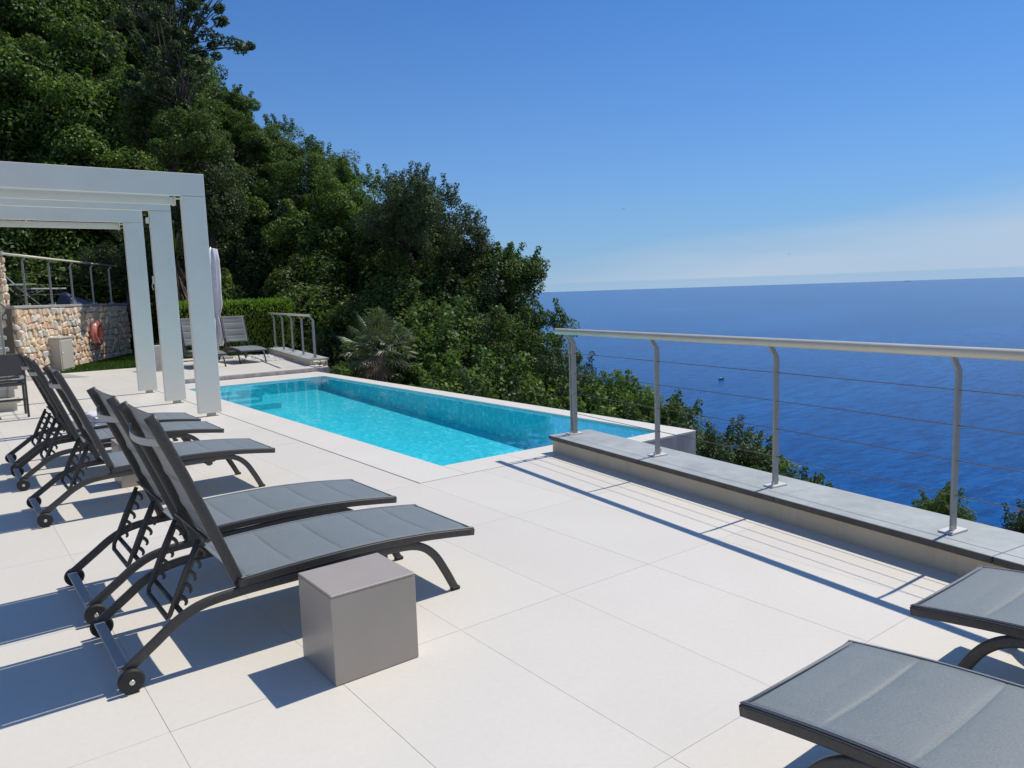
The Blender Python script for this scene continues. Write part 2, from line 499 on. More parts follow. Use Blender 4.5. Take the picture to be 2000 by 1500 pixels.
c = x.ramp(x.rnd(), [(0, (.80, .60, .38)), (.2, (.74, .52, .31)), (.36, (.84, .72, .52)), (.5, (.68, .40, .20)), (.6, (.74, .68, .56)), (.72, (.50, .51, .47)), (.82, (.84, .76, .62)), (.92, (.70, .36, .20)), (1, (.56, .56, .52))])
n1 = x.noise(14, 5, .65); n2 = x.noise(45, 4)
c = x.mix(x.ramp(n1.outputs['Fac'], [(.35, (.0, .0, .0)), (.75, (.6, .6, .6))]), c, (.70, .62, .52))
c = x.mix(x.ramp(n2.outputs['Fac'], [(.55, (.0, .0, .0)), (.8, (.4, .4, .4))]), c, (.25, .18, .12))
x.set(col=c, rough=.88, spec=.2); x.bump(n1.outputs['Fac'], .8, .03); MAT['rubble'] = x.m
x = M('white_pebble'); x.set(col=hsv_vary(x, (.78, .76, .72, 1), .1) if False else (.76, .74, .70), rough=.7); MAT['pebble'] = x.m
x = M('boat_paint'); x.set(col=(.8, .8, .8), rough=.4); MAT['boat'] = x.m
x = M('boat_dark'); x.set(col=(.05, .07, .1), rough=.4); MAT['boatdark'] = x.m
x = M('hazed_islet_rock'); x.set(col=(.10, .17, .27), rough=.9); MAT['hazedrock'] = x.m  # blue distance haze painted into the rock colour of the islets
x = M('bird_feather'); x.set(col=(.10, .10, .11), rough=.8); MAT['bird'] = x.m
x = M('stair_stone'); n1 = x.noise(6, 5, vec=x.pos()); x.set(col=x.ramp(n1.outputs['Fac'], [(.3, (.33, .32, .30)), (.7, (.42, .41, .38))]), rough=.7); MAT['stair'] = x.m
x = M('tarp'); x.set(col=(.10, .12, .17), rough=.7); MAT['tarp'] = x.m
x = M('dark_fabric'); n1 = x.noise(200, 2); x.set(col=(.085, .08, .078), rough=.8); x.bump(n1.outputs['Fac'], .3, .002); MAT['darkfabric'] = x.m

# ================================================================ SETTING
# sea
me = np_mesh('sea', [(-60000, -60000, 0), (60000, -60000, 0), (60000, 60000, 0), (-60000, 60000, 0)], [(0, 1, 2, 3)], MAT['sea'])
sea = link('sea', me, None, None, (0, 0, -80)); tag(sea, 'deep blue open sea reaching to the horizon', None, None, 'structure')

TREES=[(-1.4,35.4,20.8,2.70,1),(-2.0,33.9,17.6,3.40,0),(-2.0,31.9,15.1,3.25,0),(-1.8,30.8,12.1,2.81,0),(-2.5,29.9,10.4,2.76,0),(-2.3,29.0,7.8,3.22,0),(-3.2,27.7,5.8,3.16,0),(-2.9,25.7,3.4,2.99,0),(0.5,34.9,20.4,2.36,1),(0.1,33.2,17.7,2.95,0),(-0.1,32.5,15.0,2.86,0),(-0.9,31.2,12.1,2.88,0),(-1.1,29.8,9.7,2.99,0),(-1.3,28.6,7.2,3.04,0),(-1.7,26.9,5.4,3.23,0),(-1.4,25.9,3.4,2.87,0),(2.2,34.9,19.8,2.18,1),(2.1,33.1,16.2,2.86,0),(1.0,31.2,13.3,2.98,0),(1.1,30.5,10.9,2.55,0),(0.7,28.7,8.5,2.73,0),(-0.1,27.5,6.1,2.96,0),(-0.1,25.7,3.4,3.03,0),(4.0,34.0,18.6,2.17,1),(3.1,33.1,15.6,2.65,0),(2.7,31.6,13.1,2.71,0),(2.5,29.6,10.1,2.57,0),(2.5,28.1,7.9,2.96,0),(2.0,26.9,5.9,2.80,0),(1.2,25.7,3.4,2.46,0),(5.5,33.6,16.7,2.20,1),(5.6,31.9,13.9,2.39,0),(4.8,30.4,10.9,2.73,0),(3.5,28.9,7.7,2.35,0),(3.5,26.6,6.1,2.61,0),(2.8,25.0,3.4,2.47,0),(7.3,32.7,13.9,1.78,1),(6.0,29.9,10.5,2.46,0),(6.1,28.2,8.3,2.59,0),(4.8,26.0,5.8,2.64,0),(3.9,24.4,3.3,2.32,0),(8.2,29.6,11.1,1.74,1),(7.3,27.2,7.7,2.30,0),(6.4,24.4,5.3,2.28,0),(5.5,21.9,2.7,2.58,0),(9.2,27.6,9.6,1.68,1),(8.2,24.4,6.5,2.48,0),(6.7,22.9,3.7,2.18,0),(5.8,20.2,1.9,2.22,0),(9.1,23.2,8.1,1.61,1),(8.1,21.3,5.0,2.30,0),(7.2,19.0,2.7,2.39,0),(6.2,16.3,1.1,2.07,0),(9.3,20.2,6.4,1.68,1),(8.0,18.7,4.0,2.06,0),(6.7,15.8,2.0,2.13,0),(5.6,14.0,0.7,2.17,0),(9.6,17.9,5.8,1.58,1),(8.4,16.2,3.4,2.33,0),(7.1,13.6,1.9,2.32,0),(6.3,12.4,0.5,2.23,0),(10.5,16.8,5.6,1.80,1),(9.2,14.7,3.5,1.91,0),(7.5,12.3,1.5,1.95,0),(5.9,10.1,0.4,1.90,0),(9.9,14.1,4.1,1.44,1),(9.1,12.8,2.7,2.05,0),(7.3,10.7,1.6,2.23,0),(6.3,8.9,0.2,2.16,0),(9.8,12.2,2.9,1.69,1),(8.1,10.1,1.5,1.99,0),(6.5,7.6,0.1,1.98,0),(8.8,9.3,1.4,1.37,1),(6.5,6.5,0.1,1.80,0),(8.1,7.4,0.3,1.35,1),(6.6,6.0,-0.3,1.69,0),(7.7,5.9,0.0,1.22,1),(6.6,4.7,-0.5,1.71,0),(7.8,5.0,-0.1,1.17,1),(6.3,3.4,-0.5,1.46,0),(7.2,3.6,-0.3,1.26,1),(6.4,3.2,-0.8,1.59,0),(7.2,3.0,-0.4,1.17,1),(6.3,2.2,-0.8,1.41,0),(6.9,2.1,-0.6,1.07,1),(6.1,1.4,-1.0,1.29,0),(7.4,1.8,-1.0,1.12,1),(6.4,1.2,-1.4,1.33,0),(7.3,1.2,-1.2,0.96,1),(6.5,0.6,-1.5,1.25,0),(7.3,0.8,-1.3,1.02,1),(6.5,0.2,-1.6,1.14,0)]

T = np.array(TREES)
# hillside terrain, interpolated under the trees
anch = []
for tx, ty, tz, tr, s in TREES: anch.append((tx, ty, tz - 1.9 * tr - 0.9))
for ax in np.arange(-8, 4.2, 2.0):
    for ay in np.arange(-9, 15, 2.5): anch.append((ax, ay, -1.0))
for ay in np.arange(-10, 12, 2.0):
    anch += [(3.9, ay, -2.0), (5.5, ay, -3.6), (9, ay - 2, -8.5), (14, ay - 4, -16), (24, ay - 8, -32)]
anch += [(40, y, -58) for y in range(-60, 60, 12)] + [(60, y, -84) for y in range(-80, 100, 12)] + [(90, y, -110) for y in range(-100, 110, 20)]
anch += [(20, 30, -6), (25, 45, -14), (34, 30, -30), (10, 45, 8), (0, 45, 16), (-15, 40, 18), (-20, 25, 10), (-16, 16, 4), (-14, 5, 1.5), (-14, -8, 1), (-25, 0, 6), (-30, 30, 16), (0, 70, 15), (30, 75, -20), (-6, 22, 1.4), (-4, 19, 1.2), (-8, 16, 1.2), (24, 14, -22), (18, 18, -9), (14, 8, -12), (12, 14, -5)]
anch = np.array(anch)
gx = np.concatenate([np.linspace(-40, -9, 16), np.linspace(-8, 16, 49), np.linspace(18, 92, 38)])
gy = np.concatenate([np.linspace(-95, -12, 28), np.linspace(-10, 36, 80), np.linspace(38, 95, 22)])
GX, GY = np.meshgrid(gx, gy)
d2 = (GX[..., None] - anch[:, 0]) ** 2 + (GY[..., None] - anch[:, 1]) ** 2 + .3
wgt = d2 ** -1.7
GZ = (wgt * anch[:, 2]).sum(-1) / wgt.sum(-1)
GZ += .25 * np.sin(GX * 1.3 + GY * .7) * np.cos(GY * 1.1 - GX * .4)
deck = (GX > -9) & (GX < 5.2) & (GY > -12) & (GY < 17.5)
GZ = np.where(deck, np.minimum(GZ, -.75), GZ)
pool_r = (GX > -1) & (GX < 4.6) & (GY > -2) & (GY < 12)
GZ = np.where(pool_r, np.minimum(GZ, -1.6), GZ)
wallz = (GX > -3.2) & (GX < 4) & (GY > 15) & (GY < 23)
GZ = np.where(wallz, np.minimum(GZ, -.3), GZ)
ny, nx = GX.shape
V = np.stack([GX, GY, GZ], -1).reshape(-1, 3)
ii = np.arange(ny * nx).reshape(ny, nx)
Q = np.stack([ii[:-1, :-1], ii[:-1, 1:], ii[1:, 1:], ii[1:, :-1]], -1).reshape(-1, 4)
link('hillside', np_mesh('hillside', V, Q, MAT['soil'], True))
tag(bpy.data.objects['hillside'], 'steep wooded hillside falling to the sea', None, None, 'structure')

# deck --------------------------------------------------------------
TX, TY, OX, OY = .655, 1.31, 0.0, .06
WA = Vector((1.607, .243)); WD = Vector((-.1338, -.991)).normalized(); WN = Vector((WD.y, -WD.x))  # near edge of the low wall, its run and its side
if WN.x < 0: WN = -WN
deck_o = empty('deck', (0, 0, 0), 'terrace floor of large pale square edged porcelain tiles', None, None, 0, 'structure')
b = MB()
b.prism([(-9, -11), (0.01, -11), (0.01, 15.78), (-9, 15.78)], -.5, -.0018)
wl = WA + WD * 11.6 + WN * .3; wr = WA + WN * .3
b.prism([(0.011, wl.y), (wl.x, wl.y), (wr.x - .02, OY - .002), (0.011, OY - .002)], -.5, -.0019)
b.prism([(0.0105, 10.46), (2.1, 10.46), (2.1, 15.78), (0.0105, 15.78)], -.5, -.00185)
b.build('deck_base', MAT['grout'], deck_o)

def clip(poly, px, py, nx_, ny_):
    """keep the side where (p-P).n < 0"""
    o = []
    for i in range(len(poly)):
        a, c = poly[i], poly[(i + 1) % len(poly)]
        da = (a[0] - px) * nx_ + (a[1] - py) * ny_; dc = (c[0] - px) * nx_ + (c[1] - py) * ny_
        if da <= 0: o.append(a)
        if (da < 0) != (dc < 0):
            t = da / (da - dc); o.append((a[0] + (c[0] - a[0]) * t, a[1] + (c[1] - a[1]) * t))
    return o
jm = MB(); jm.box((.006, 5.27, -.0046), (.011, 10.4, .008)); jm.box((.79, .066, -.0047), (1.57, .011, .008))
jm.build('joint', MAT['joint'], deck_o)
G = .0011
full = MB().prism([(G, G), (TX - G, G), (TX - G, TY - G), (G, TY - G)], -.012, 0.0).mesh('tile')
full.materials.append(MAT['tile'])
cnt = 0
for i in range(-9, 3):
    for j in range(-5, 12):
        x0, y0 = OX + i * TX, OY + j * TY
        if i >= 0 and 0 <= j < 7: continue
        if j < -4 and i < -8: continue
        if i < 0:
            o = link('tile', full, None, deck_o, (x0, y0, random.uniform(-.0004, .0004))); cnt += 1
            continue
        poly = [(x0 + G, y0 + G), (x0 + TX - G, y0 + G), (x0 + TX - G, y0 + TY - G), (x0 + G, y0 + TY - G)]
        pw = WA + WN * .12
        if j < 0: poly = clip(poly, pw.x, pw.y, WN.x, WN.y)
        else: poly = clip(clip(poly, 0, 10.458, 0, -1), .62, 10.46, .975, -.222)
        if len(poly) < 3: continue
        me = MB().prism([(p[0] - x0, p[1] - y0) for p in poly], -.012, 0.0).mesh('tile'); me.materials.append(MAT['tile'])
        link('tile', me, None, deck_o, (x0, y0, 0)); cnt += 1

# raised pad beyond the pool, one low step up
RZ = .09
rd = empty('raised_deck', (0, 0, 0), 'pale tiled platform one low step above the far end of the pool', None, None, 0, 'structure')
MB().prism([(.62, 10.46), (3.78, 10.46), (4.05, 12.0), (4.7, 16.3), (1.95, 16.3)], -.4, RZ - .012).build('step_riser', MAT['shell'], rd)
for i in range(5):
    for j in range(5):
        x0, y0 = .6 + i * TX, 10.44 + j * TY
        poly = [(x0 + G, y0 + G), (x0 + TX - G, y0 + G), (x0 + TX - G, y0 + TY - G), (x0 + G, y0 + TY - G)]
        poly = clip(poly, .622, 10.46, -.975, .222)
        if len(poly) < 3: continue
        poly = clip(poly, 3.42, 10.46, .985, -.17)      # pebble strip starts here
        if len(poly) < 3: continue
        poly = clip(poly, 3, 16.3, 0, 1)
        if len(poly) < 3: continue
        MB().prism(poly, RZ - .011, RZ + .004).build('tile', MAT['tile'], rd)
# pebble bed
pts = []
ico_v = []
for k in range(1500):
    t = random.random()
    y = 10.6 + 5.2 * t
    xa = 3.44 + (y - 10.46) * .172; xb = 3.62 + (y - 10.8) * .20 + .12
    if xb < xa: continue
    px_, py_ = random.uniform(xa, xb), y
    pts.append((px_, py_))
for k in range(900):
    y = random.uniform(13.2, 15.4); xa = 2.9 + (y - 13.2) * .15; pts.append((random.uniform(xa, 4.3), y))
ov = np.array([(1, 0, 0), (-1, 0, 0), (0, 1, 0), (0, -1, 0), (0, 0, 1), (0, 0, -1)], float)
of = np.array([(0, 2, 4), (2, 1, 4), (1, 3, 4), (3, 0, 4), (2, 0, 5), (1, 2, 5), (3, 1, 5), (0, 3, 5)])
VV = []; FF = []
for k, (px_, py_) in enumerate(pts):
    s_ = np.array([random.uniform(.018, .034), random.uniform(.018, .034), random.uniform(.012, .02)])
    an = random.uniform(0, 6.28); Rm = np.array([[math.cos(an), -math.sin(an), 0], [math.sin(an), math.cos(an), 0], [0, 0, 1]])
    VV.append((ov * s_) @ Rm.T + np.array([px_, py_, RZ + .012])); FF.append(of + k * 6)
o = link('pebbles', np_mesh('pebbles', np.concatenate(VV), np.concatenate(FF), MAT['pebble'], True)); tag(o, 'white pebbles strewn between the tiles and the short low wall', 'pebbles', None, 'stuff')

# slate strip and lawn near the stone wall
MB().prism([(-3.4, 14.2), (-1.2, 14.35), (-.45, 14.05), (-.75, 15.3), (-1.45, 15.75), (-3.4, 15.75)], -.011, .004).build('slate_path', MAT['slate'], None)
tag(bpy.data.objects['slate_path'], 'strip of dark grey slate paving before the stone wall', None, None, 'structure')
lawn = MB().prism([(-1.5, 15.74), (.59, 15.74), (.59, 16.31), (5.2, 16.31), (5.2, 24), (2.5, 24), (-1.5, 16.8)], -.3, -.012).build('lawn', MAT['soil'])
tag(lawn, 'small lawn at the foot of the stone wall', None, None, 'structure')
n = 26000
px_ = rng.uniform(-1.5, 4.9, n); py_ = rng.uniform(15.74, 22.5, n)
keep = ~((px_ > .58) & (py_ < 16.31)) & (((px_ + 1.55) * .883 - (py_ - 15.59) * .47) > .05)
px_, py_ = px_[keep], py_[keep]; n = len(px_)
an = rng.uniform(0, 6.283, n); hh = rng.uniform(.03, .065, n); wd = .009
A = np.stack([px_ - np.cos(an) * wd, py_ - np.sin(an) * wd, np.full(n, -.012)], -1)
B2 = np.stack([px_ + np.cos(an) * wd, py_ + np.sin(an) * wd, np.full(n, -.012)], -1)
Ct = np.stack([px_ + rng.uniform(-.02, .02, n), py_ + rng.uniform(-.02, .02, n), hh], -1)
V = np.stack([A, B2, Ct], 1).reshape(-1, 3); Q = np.arange(n * 3).reshape(-1, 3)
o = link('grass', np_mesh('grass', V, Q, MAT['turf'])); tag(o, 'short bright green turf below the stone wall', 'grass', None, 'stuff')

# upper terrace block behind the rubble wall
SA = Vector((-1.55, 15.59)); SD = Vector((3.23, 6.08)).normalized(); SN = Vector((SD.y, -SD.x))
def WP(s, n_=0.0, z=0.0):
    p = SA + SD * s + SN * n_
    return (p.x, p.y, z)
ut = MB().prism([(-9, 10.75), (-3.0, 10.75), (-2.6, 15.2), WP(-.35, -.45)[:2], WP(7.2, -.45)[:2], (0.5, 27), (-9, 27)], -.4, 1.6).build('upper_terrace', MAT['soil'])
tag(ut, 'upper garden terrace above the rubble wall', None, None, 'structure')

# ================================================================ POOL
pool = empty('swimming_pool', (0, 0, 0), 'long turquoise infinity pool with a pale stone rim', 'pool')
PX0, PX1, PY0, PY1, PYB, PXJ = .5, 3.2, .49, 9.42, .18, 1.95
b = MB()
# floor slopes deeper towards the near end
def fz(y): return -.27 - .27 * (1 - (y - .2) / 9.2)
FLv = [(PX0, PY0, fz(PY0)), (PXJ, PY0, fz(PY0)), (PXJ, PYB, fz(PYB)), (PX1, PYB, fz(PYB)), (PX1, PY1, fz(PY1)), (PX0, PY1, fz(PY1))]
tp = [(p[0], p[1], -.0245) for p in FLv]
b.add(FLv + tp, [(0, 1, 2, 3, 4, 5)] + [(i, i + 6, (i + 1) % 6 + 6, (i + 1) % 6) for i in range(6)])
b.build('basin', MAT['causticmosaic'], pool)
b = MB().prism([(p[0], p[1]) for p in FLv], -.028, -.0275)
wm = MB(); wm.add([(p[0], p[1], -.028) for p in FLv], [(0, 1, 2, 3, 4, 5)])
wo = wm.build('water_surface', MAT['water'], pool)
# submerged entry steps in the far left corner
for k in range(4):
    zt = -.06 - .055 * k
    w_ = 1.15 if k == 0 else .42
    y1 = PY1 - .002 if k == 0 else 8.75 - .34 * (k - 1)
    y0 = 8.75 if k == 0 else y1 - .34
    MB().box((PX0 + .002 + w_ / 2 + .12 * k * (k > 0), (y0 + y1) / 2, (zt + fz(8)) / 2 - .02), (w_ + .24 * k * (k > 0) * 1.0, y1 - y0, zt - fz(8) + .05)).build('entry_step', MAT['causticmosaic'], pool)
def slab(x0, x1, y0, y1, z=0.0, th=.024, name='coping_slab', mat='coping'):
    g = .0015
    MB().box(((x0 + x1) / 2, (y0 + y1) / 2, z - th / 2), (x1 - x0 - 2 * g, y1 - y0 - 2 * g, th), 0, .002).build(name, MAT[mat], pool)
def run_y(x0, x1, y0, y1, n):
    for k in range(n): slab(x0, x1, y0 + (y1 - y0) * k / n, y0 + (y1 - y0) * (k + 1) / n)
def run_x(x0, x1, y0, y1, n):
    for k in range(n): slab(x0 + (x1 - x0) * k / n, x0 + (x1 - x0) * (k + 1) / n, y0, y1)
run_y(.012, PX0, .072, 10.45, 8)
run_x(PX0, PXJ, .072, PY0, 2)
run_x(PXJ, 3.5, -.075, PYB, 2)
run_y(PX1, 3.5, PYB, 10.45, 8)
run_x(PX0, PX1, PY1, 10.45, 4)
# shell around the water: outer retaining walls
b = MB()
b.box((3.36, 5.18, -1.5148), (.272, 10.5, 2.98))
b.box((2.60, .047, -1.5052), (1.25, .24, 2.96))
b.box((.26, 5.2, -.62), (.47, 10.4, 1.18)); b.box((1.2, .29, -.62), (1.38, .36, 1.18))
b.box((1.86, 9.94, -.63), (2.66, .95, 1.16))
b.box((1.86, 4.9, -.76), (2.66, 8.96, .3))
b.build('outer_wall', MAT['shell'], pool)

# ================================================================ LOW WALL + RAILING (right)
wz = math.atan2(WD.y, WD.x)
wall = empty('low_wall', (WA.x, WA.y, 0), 'low cream rendered parapet wall with grey slate coping beside the pool', 'wall', None, wz)
# local x runs along the wall towards the viewer, local -y/+y across; find sign of WN in local frame
sgn = 1 if (Vector((math.cos(wz + math.pi / 2), math.sin(wz + math.pi / 2))).dot(WN)) > 0 else -1
MB().box((5.6 + .02, sgn * .25, -.84), (11.2, .43, 1.96)).build('wall_body', MAT['render'], wall)
xx = 0.0; L = 1.42
for k in range(8):
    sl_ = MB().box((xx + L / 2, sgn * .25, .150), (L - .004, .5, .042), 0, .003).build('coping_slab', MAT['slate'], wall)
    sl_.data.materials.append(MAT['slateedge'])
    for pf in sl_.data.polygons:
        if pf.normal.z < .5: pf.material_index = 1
    xx += L

def railing(name, label, org, dirv, side, posts, height, r, wires, zbase, ext, matw='cable', end_double=(0,), inw=.075):
    """org: point of post 0 on ground plan; dirv: unit run; side: unit vector towards which the rail leans"""
    az = math.atan2(dirv.y, dirv.x)
    t = empty(name, (org.x, org.y, zbase), label, 'railing', None, az)
    sl = 1 if Vector((math.cos(az + math.pi / 2), math.sin(az + math.pi / 2))).dot(side) > 0 else -1
    kink = height - .12
    pm = MB()
    def plate(mb, dx):
        w, th = .024, .007
        pr = [(0, 0), (0, kink), (sl * inw, height - r * .6)]
        # broad face square to the run
        a = []
        for (yy, zz), (ox, oz) in zip(pr, ((1, 0), (1, .35), (.9, .55))):
            a.append(((yy - w * ox), zz - (oz * w * sl * 0))); a.append(((yy + w * ox), zz))
        V = []
        for s_ in (-th, th):
            for (yy, zz) in a: V.append((dx + s_, yy, zz))
        Fc = [(0, 1, 3, 2), (2, 3, 5, 4), (7, 6, 8, 9), (9, 8, 10, 11), (0, 2, 8, 6), (2, 4, 10, 8), (1, 7, 9, 3), (3, 9, 11, 5), (0, 6, 7, 1), (4, 5, 11, 10)]
        mb.add(V, Fc)
    single = MB(); plate(single, 0); sme = single.mesh('post'); sme.materials.append(MAT['postmetal'])
    dbl = MB(); plate(dbl, -.022); plate(dbl, .022); dme = dbl.mesh('post'); dme.materials.append(MAT['postmetal'])
    pl_ = MB().box((0, 0, .006), (.085, .155, .012), 0, .002).mesh('base_plate'); pl_.materials.append(MAT['plate'])
    bo = MB().cyl((0, 0, .022), (0, 0, 1), .011, .022, 6).mesh('bolt'); bo.materials.append(MAT['steel'])
    for k, px0 in enumerate(posts):
        p = link('post', dme if k in end_double else sme, None, t, (px0, 0, 0.012))
        bp = link('base_plate', pl_, None, p, (0, 0, -.012))
        for sy in (-1, 1): link('bolt', bo, None, p, (.028 * sy * -1, sy * .056, -.002))
        if k in end_double:
            sp_ = MB()
            for wz_ in wires: MB().box((0, 0, wz_), (.03, .02, .022)).build('spacer', MAT['plate'], p)
    MB().tube([(posts[0] - ext, sl * inw, height), (posts[-1] + .45, sl * inw, height)], r, 20).build('handrail', MAT['railmetal'], t)
    for wz_ in wires:
        MB().tube([(posts[0], 0, wz_ + .012), (posts[-1], 0, wz_ + .012)], .0028, 6).build('cable', MAT[matw], t)
    return t
P0 = Vector((1.825, .10)); P1 = Vector((1.31, -3.675)); pd = (P1 - P0).normalized()
step = (P1 - P0).length / 3
railing('terrace_railing', 'beige handrail on bent flat posts with four steel cables, overlooking the sea', P0, pd, Vector((-1, 0)), [step * k for k in range(8)], 1.03, .030, (.20, .40, .60, .80), .171, .17)

# ================================================================ PERGOLA
pg = empty('pergola', (0, 0, 0), 'white aluminium pergola of three portal frames standing at the pool edge', 'pergola')
ys = (5.57, 7.47, 9.45)
for y in ys:
    MB().box((-2.2, y, 3.2), (4.34, .10, .30), 0, .004).build('beam', MAT['white'], pg)
    for xp in (-.185, -4.215):
        p = MB().box((0, 0, 1.548), (.31, .10, 2.996), 0, .004).build('post', MAT['white'], pg, (xp, y, 0))
        MB().box((.02, 0, .025), (.11, .07, .05)).build('foot', MAT['postmetal'], p)
for y, xr in ((5.74, -.40), (9.62, -.40)):
    c = MB()
    pr = [(-.05, 3.045), (.05, 3.045), (.05, 2.985), (.02, 2.945), (-.05, 2.945)]
    V = [(-4.0, y + a, z) for a, z in pr] + [(xr, y + a, z) for a, z in pr]
    c.add(V, [(0, 1, 2, 3, 4), (9, 8, 7, 6, 5)] + [(i, i + 5, (i + 1) % 5 + 5, (i + 1) % 5) for i in range(5)])
    cs = c.build('awning_cassette', MAT['white'], pg)
    MB().box((xr + .012, y, 2.995), (.02, .12, .115), 0, .003).box((xr + .05, y - .02, 3.03), (.06, .05, .02)).build('end_bracket', MAT['white'], cs)
MB().tube([(-.42, 9.4, 2.93), (-.42, 7.55, 2.93), ], .006, 6).build('guide_wire', MAT['white'], pg)
MB().tube([(-1.9, 9.4, 2.93), (-1.9, 7.55, 2.93), ], .006, 6).build('guide_wire', MAT['white'], pg)
MB().box((-.37, 7.46, 2.90), (.05, .05, .09), 0, .005).build('wire_bracket', MAT['white'], pg)
MB().box((-.36, 7.47, 1.98), (.03, .03, .12), 0, .005).tube([(-.37, 7.47, 1.95), (-.385, 7.47, 1.88), (-.37, 7.47, 1.82), (-.36, 7.47, 1.84)], .006, 6).build('cord_cleat', MAT['plate'], pg)

# ================================================================ SUN LOUNGERS
def lounger(label, group):
    t = empty('sun_lounger', (0, 0, 0), label, 'sun lounger', group)
    YF = .315
    base = smooth_path([(-.885, .085), (-.76, .175), (-.66, .245), (-.55, .288), (-.38, .302), (-.1, .305), (.20, .312), (.42, .312), (.54, .290), (.625, .225), (.69, .12), (.745, .012)], 5)
    seat = smooth_path([(-.40, .338), (-.2, .348), (.05, .353), (.3, .350), (.55, .335), (.74, .315), (.88, .297)], 5)
    for s in (-1, 1):
        MB().strip(base, s * YF, .014, .0215, 12).build('side_frame', MAT['charcoal'], t)
        MB().strip(seat, s * YF, .015, .0185, 16, 9.0).build('seat_rail', MAT['charcoal'], t)
        MB().box((.748, s * YF, .010), (.05, .034, .02), 0, .004).build('foot_cap', MAT['rubber'], t)
        w = MB().cyl((-.87, s * (YF + .032), .052), (0, 1, 0), .052, .026, 28, .006).build('wheel', MAT['rubber'], t)
        MB().cyl((-.87, s * (YF + .047), .052), (0, 1, 0), .011, .008, 12).build('hub', MAT['steel'], w)
    MB().box((.872, 0, .297), (.02, 2 * YF - .028, .036), 0, .002).build('front_rail', MAT['charcoal'], t)
    MB().box((-.885, 0, .088), (.045, 2 * YF - .03, .014), 0, .003).build('axle_bar', MAT['lightbar'], t)
    MB().tube([(-.635, -YF + .01, .252), (-.635, YF - .01, .252)], .012, 10).build('crossbar', MAT['charcoal'], t)
    cb = MB()
    cb.tube([(.33, -YF + .01, .262), (.33, YF - .01, .262)], .011, 8)
    for s in (-1, 1): cb.box((.33, s * (YF - .012), .285), (.045, .02, .05))
    cb.build('crossbar', MAT['charcoal'], t)
    # seat sling: quilted panels
    def sling(prof, n_pan, name, mat, flip=1, margin=.0, sag=.015, ybor=YF + .006):
        pts = np.array(prof)
        seg = np.r_[0, np.cumsum(np.hypot(*np.diff(pts, axis=0).T))]; Lg = seg[-1]
        nl, nw = 40 * n_pan, 16
        V = []; F2 = []
        for i in range(nl + 1):
            s = Lg * i / nl
            cx = np.interp(s, seg, pts[:, 0]); cz = np.interp(s, seg, pts[:, 1])
            e = .01
            tx = np.interp(min(s + e, Lg), seg, pts[:, 0]) - np.interp(max(s - e, 0), seg, pts[:, 0])
            tz = np.interp(min(s + e, Lg), seg, pts[:, 1]) - np.interp(max(s - e, 0), seg, pts[:, 1])
            q = math.hypot(tx, tz); tx /= q; tz /= q
            u = s / Lg * n_pan; fr = u - math.floor(u)
            bul = abs(math.sin(math.pi * u)) ** .30 * .013 if .02 < s / Lg < .98 else 0.0
            for j in range(nw + 1):
                v = -1 + 2 * j / nw
                inn = max(0., 1 - (abs(v) / .93) ** 6) if abs(v) < .93 else 0.
                h = .0195 + bul * inn * flip + (.004 if abs(v) > .93 else 0.0) - sag * (1 - v * v) ** .8 * min(1, 6 * min(s, Lg - s) / Lg + .25) * flip
                V.append((cx - tz * h * 1.0, v * ybor, cz + tx * h))
        for i in range(nl):
            for j in range(nw):
                a = i * (nw + 1) + j
                F2.append((a, a + nw + 1, a + nw + 2, a + 1))
        n0 = len(V)
        V2 = [(x_ + 0, y_, z_ - .004) for x_, y_, z_ in V]
        F3 = [tuple(reversed([k + n0 for k in f])) for f in F2]
        rim = []
        for i in range(nl):
            a = i * (nw + 1); rim.append((a, a + n0, a + nw + 1 + n0, a + nw + 1))
            a = i * (nw + 1) + nw; rim.append((a, a + nw + 1, a + nw + 1 + n0, a + n0))
        for j in range(nw):
            rim.append((j, j + 1, j + 1 + n0, j + n0)); a = nl * (nw + 1) + j; rim.append((a, a + n0, a + 1 + n0, a + 1))
        mb = MB(); mb.add(V + V2, F2 + F3 + rim, True)
        return mb.build(name, mat, t)
    ss = sling([(p[0], p[1]) for p in seat] if False else smooth_path([(-.385, .339), (-.2, .348), (.05, .353), (.3, .350), (.55, .335), (.74, .315), (.882, .297)], 6), 5, 'seat_sling', MAT['sling'])
    hm = MB()
    for s in (-1, 1):
        hp = [(p[0], s * (YF - .004), p[1] + .022) for p in seat[1:]]
        hm.tube(hp, .0045, 6)
    hm.tube([(.868, -YF + .01, .320), (.868, YF - .01, .320)], .005, 6)
    hm.build('hem', MAT['slinghem'], ss)
    # backrest, nearly upright
    bp = smooth_path([(-.385, .325), (-.47, .56), (-.585, .86), (-.70, 1.135)], 6)
    for s in (-1, 1):
        MB().strip(bp, s * (YF - .022), .014, .024, 12).build('back_rail', MAT['charcoal'], t)
        MB().cyl((-.385, s * (YF - .004), .330), (0, 1, 0), .026, .03, 18, .004).build('pivot', MAT['rubber'], t)
    bs = sling([(p[0] + .0, p[1]) for p in reversed(bp) if p[1] > .475], 4, 'back_sling', MAT['slingback'], 1, sag=.03, ybor=YF - .040)
    # light curved head bar bowed backwards
    hb = [( -.668 - .040 * (1 - v * v), v * (YF - .022), 1.020 - .014 * (1 - v * v)) for v in np.linspace(-1, 1, 15)]
    hbm = MB(); hv = []
    for (x_, y_, z_) in hb: hv += [(x_ - .005, y_, z_ - .016), (x_ + .003, y_, z_ - .016), (x_ + .003, y_, z_ + .016), (x_ - .005, y_, z_ + .016)]
    hbm.add(hv, [(i * 4 + j, i * 4 + (j + 1) % 4, (i + 1) * 4 + (j + 1) % 4, (i + 1) * 4 + j) for i in range(len(hb) - 1) for j in range(4)] + [(3, 2, 1, 0)], False)
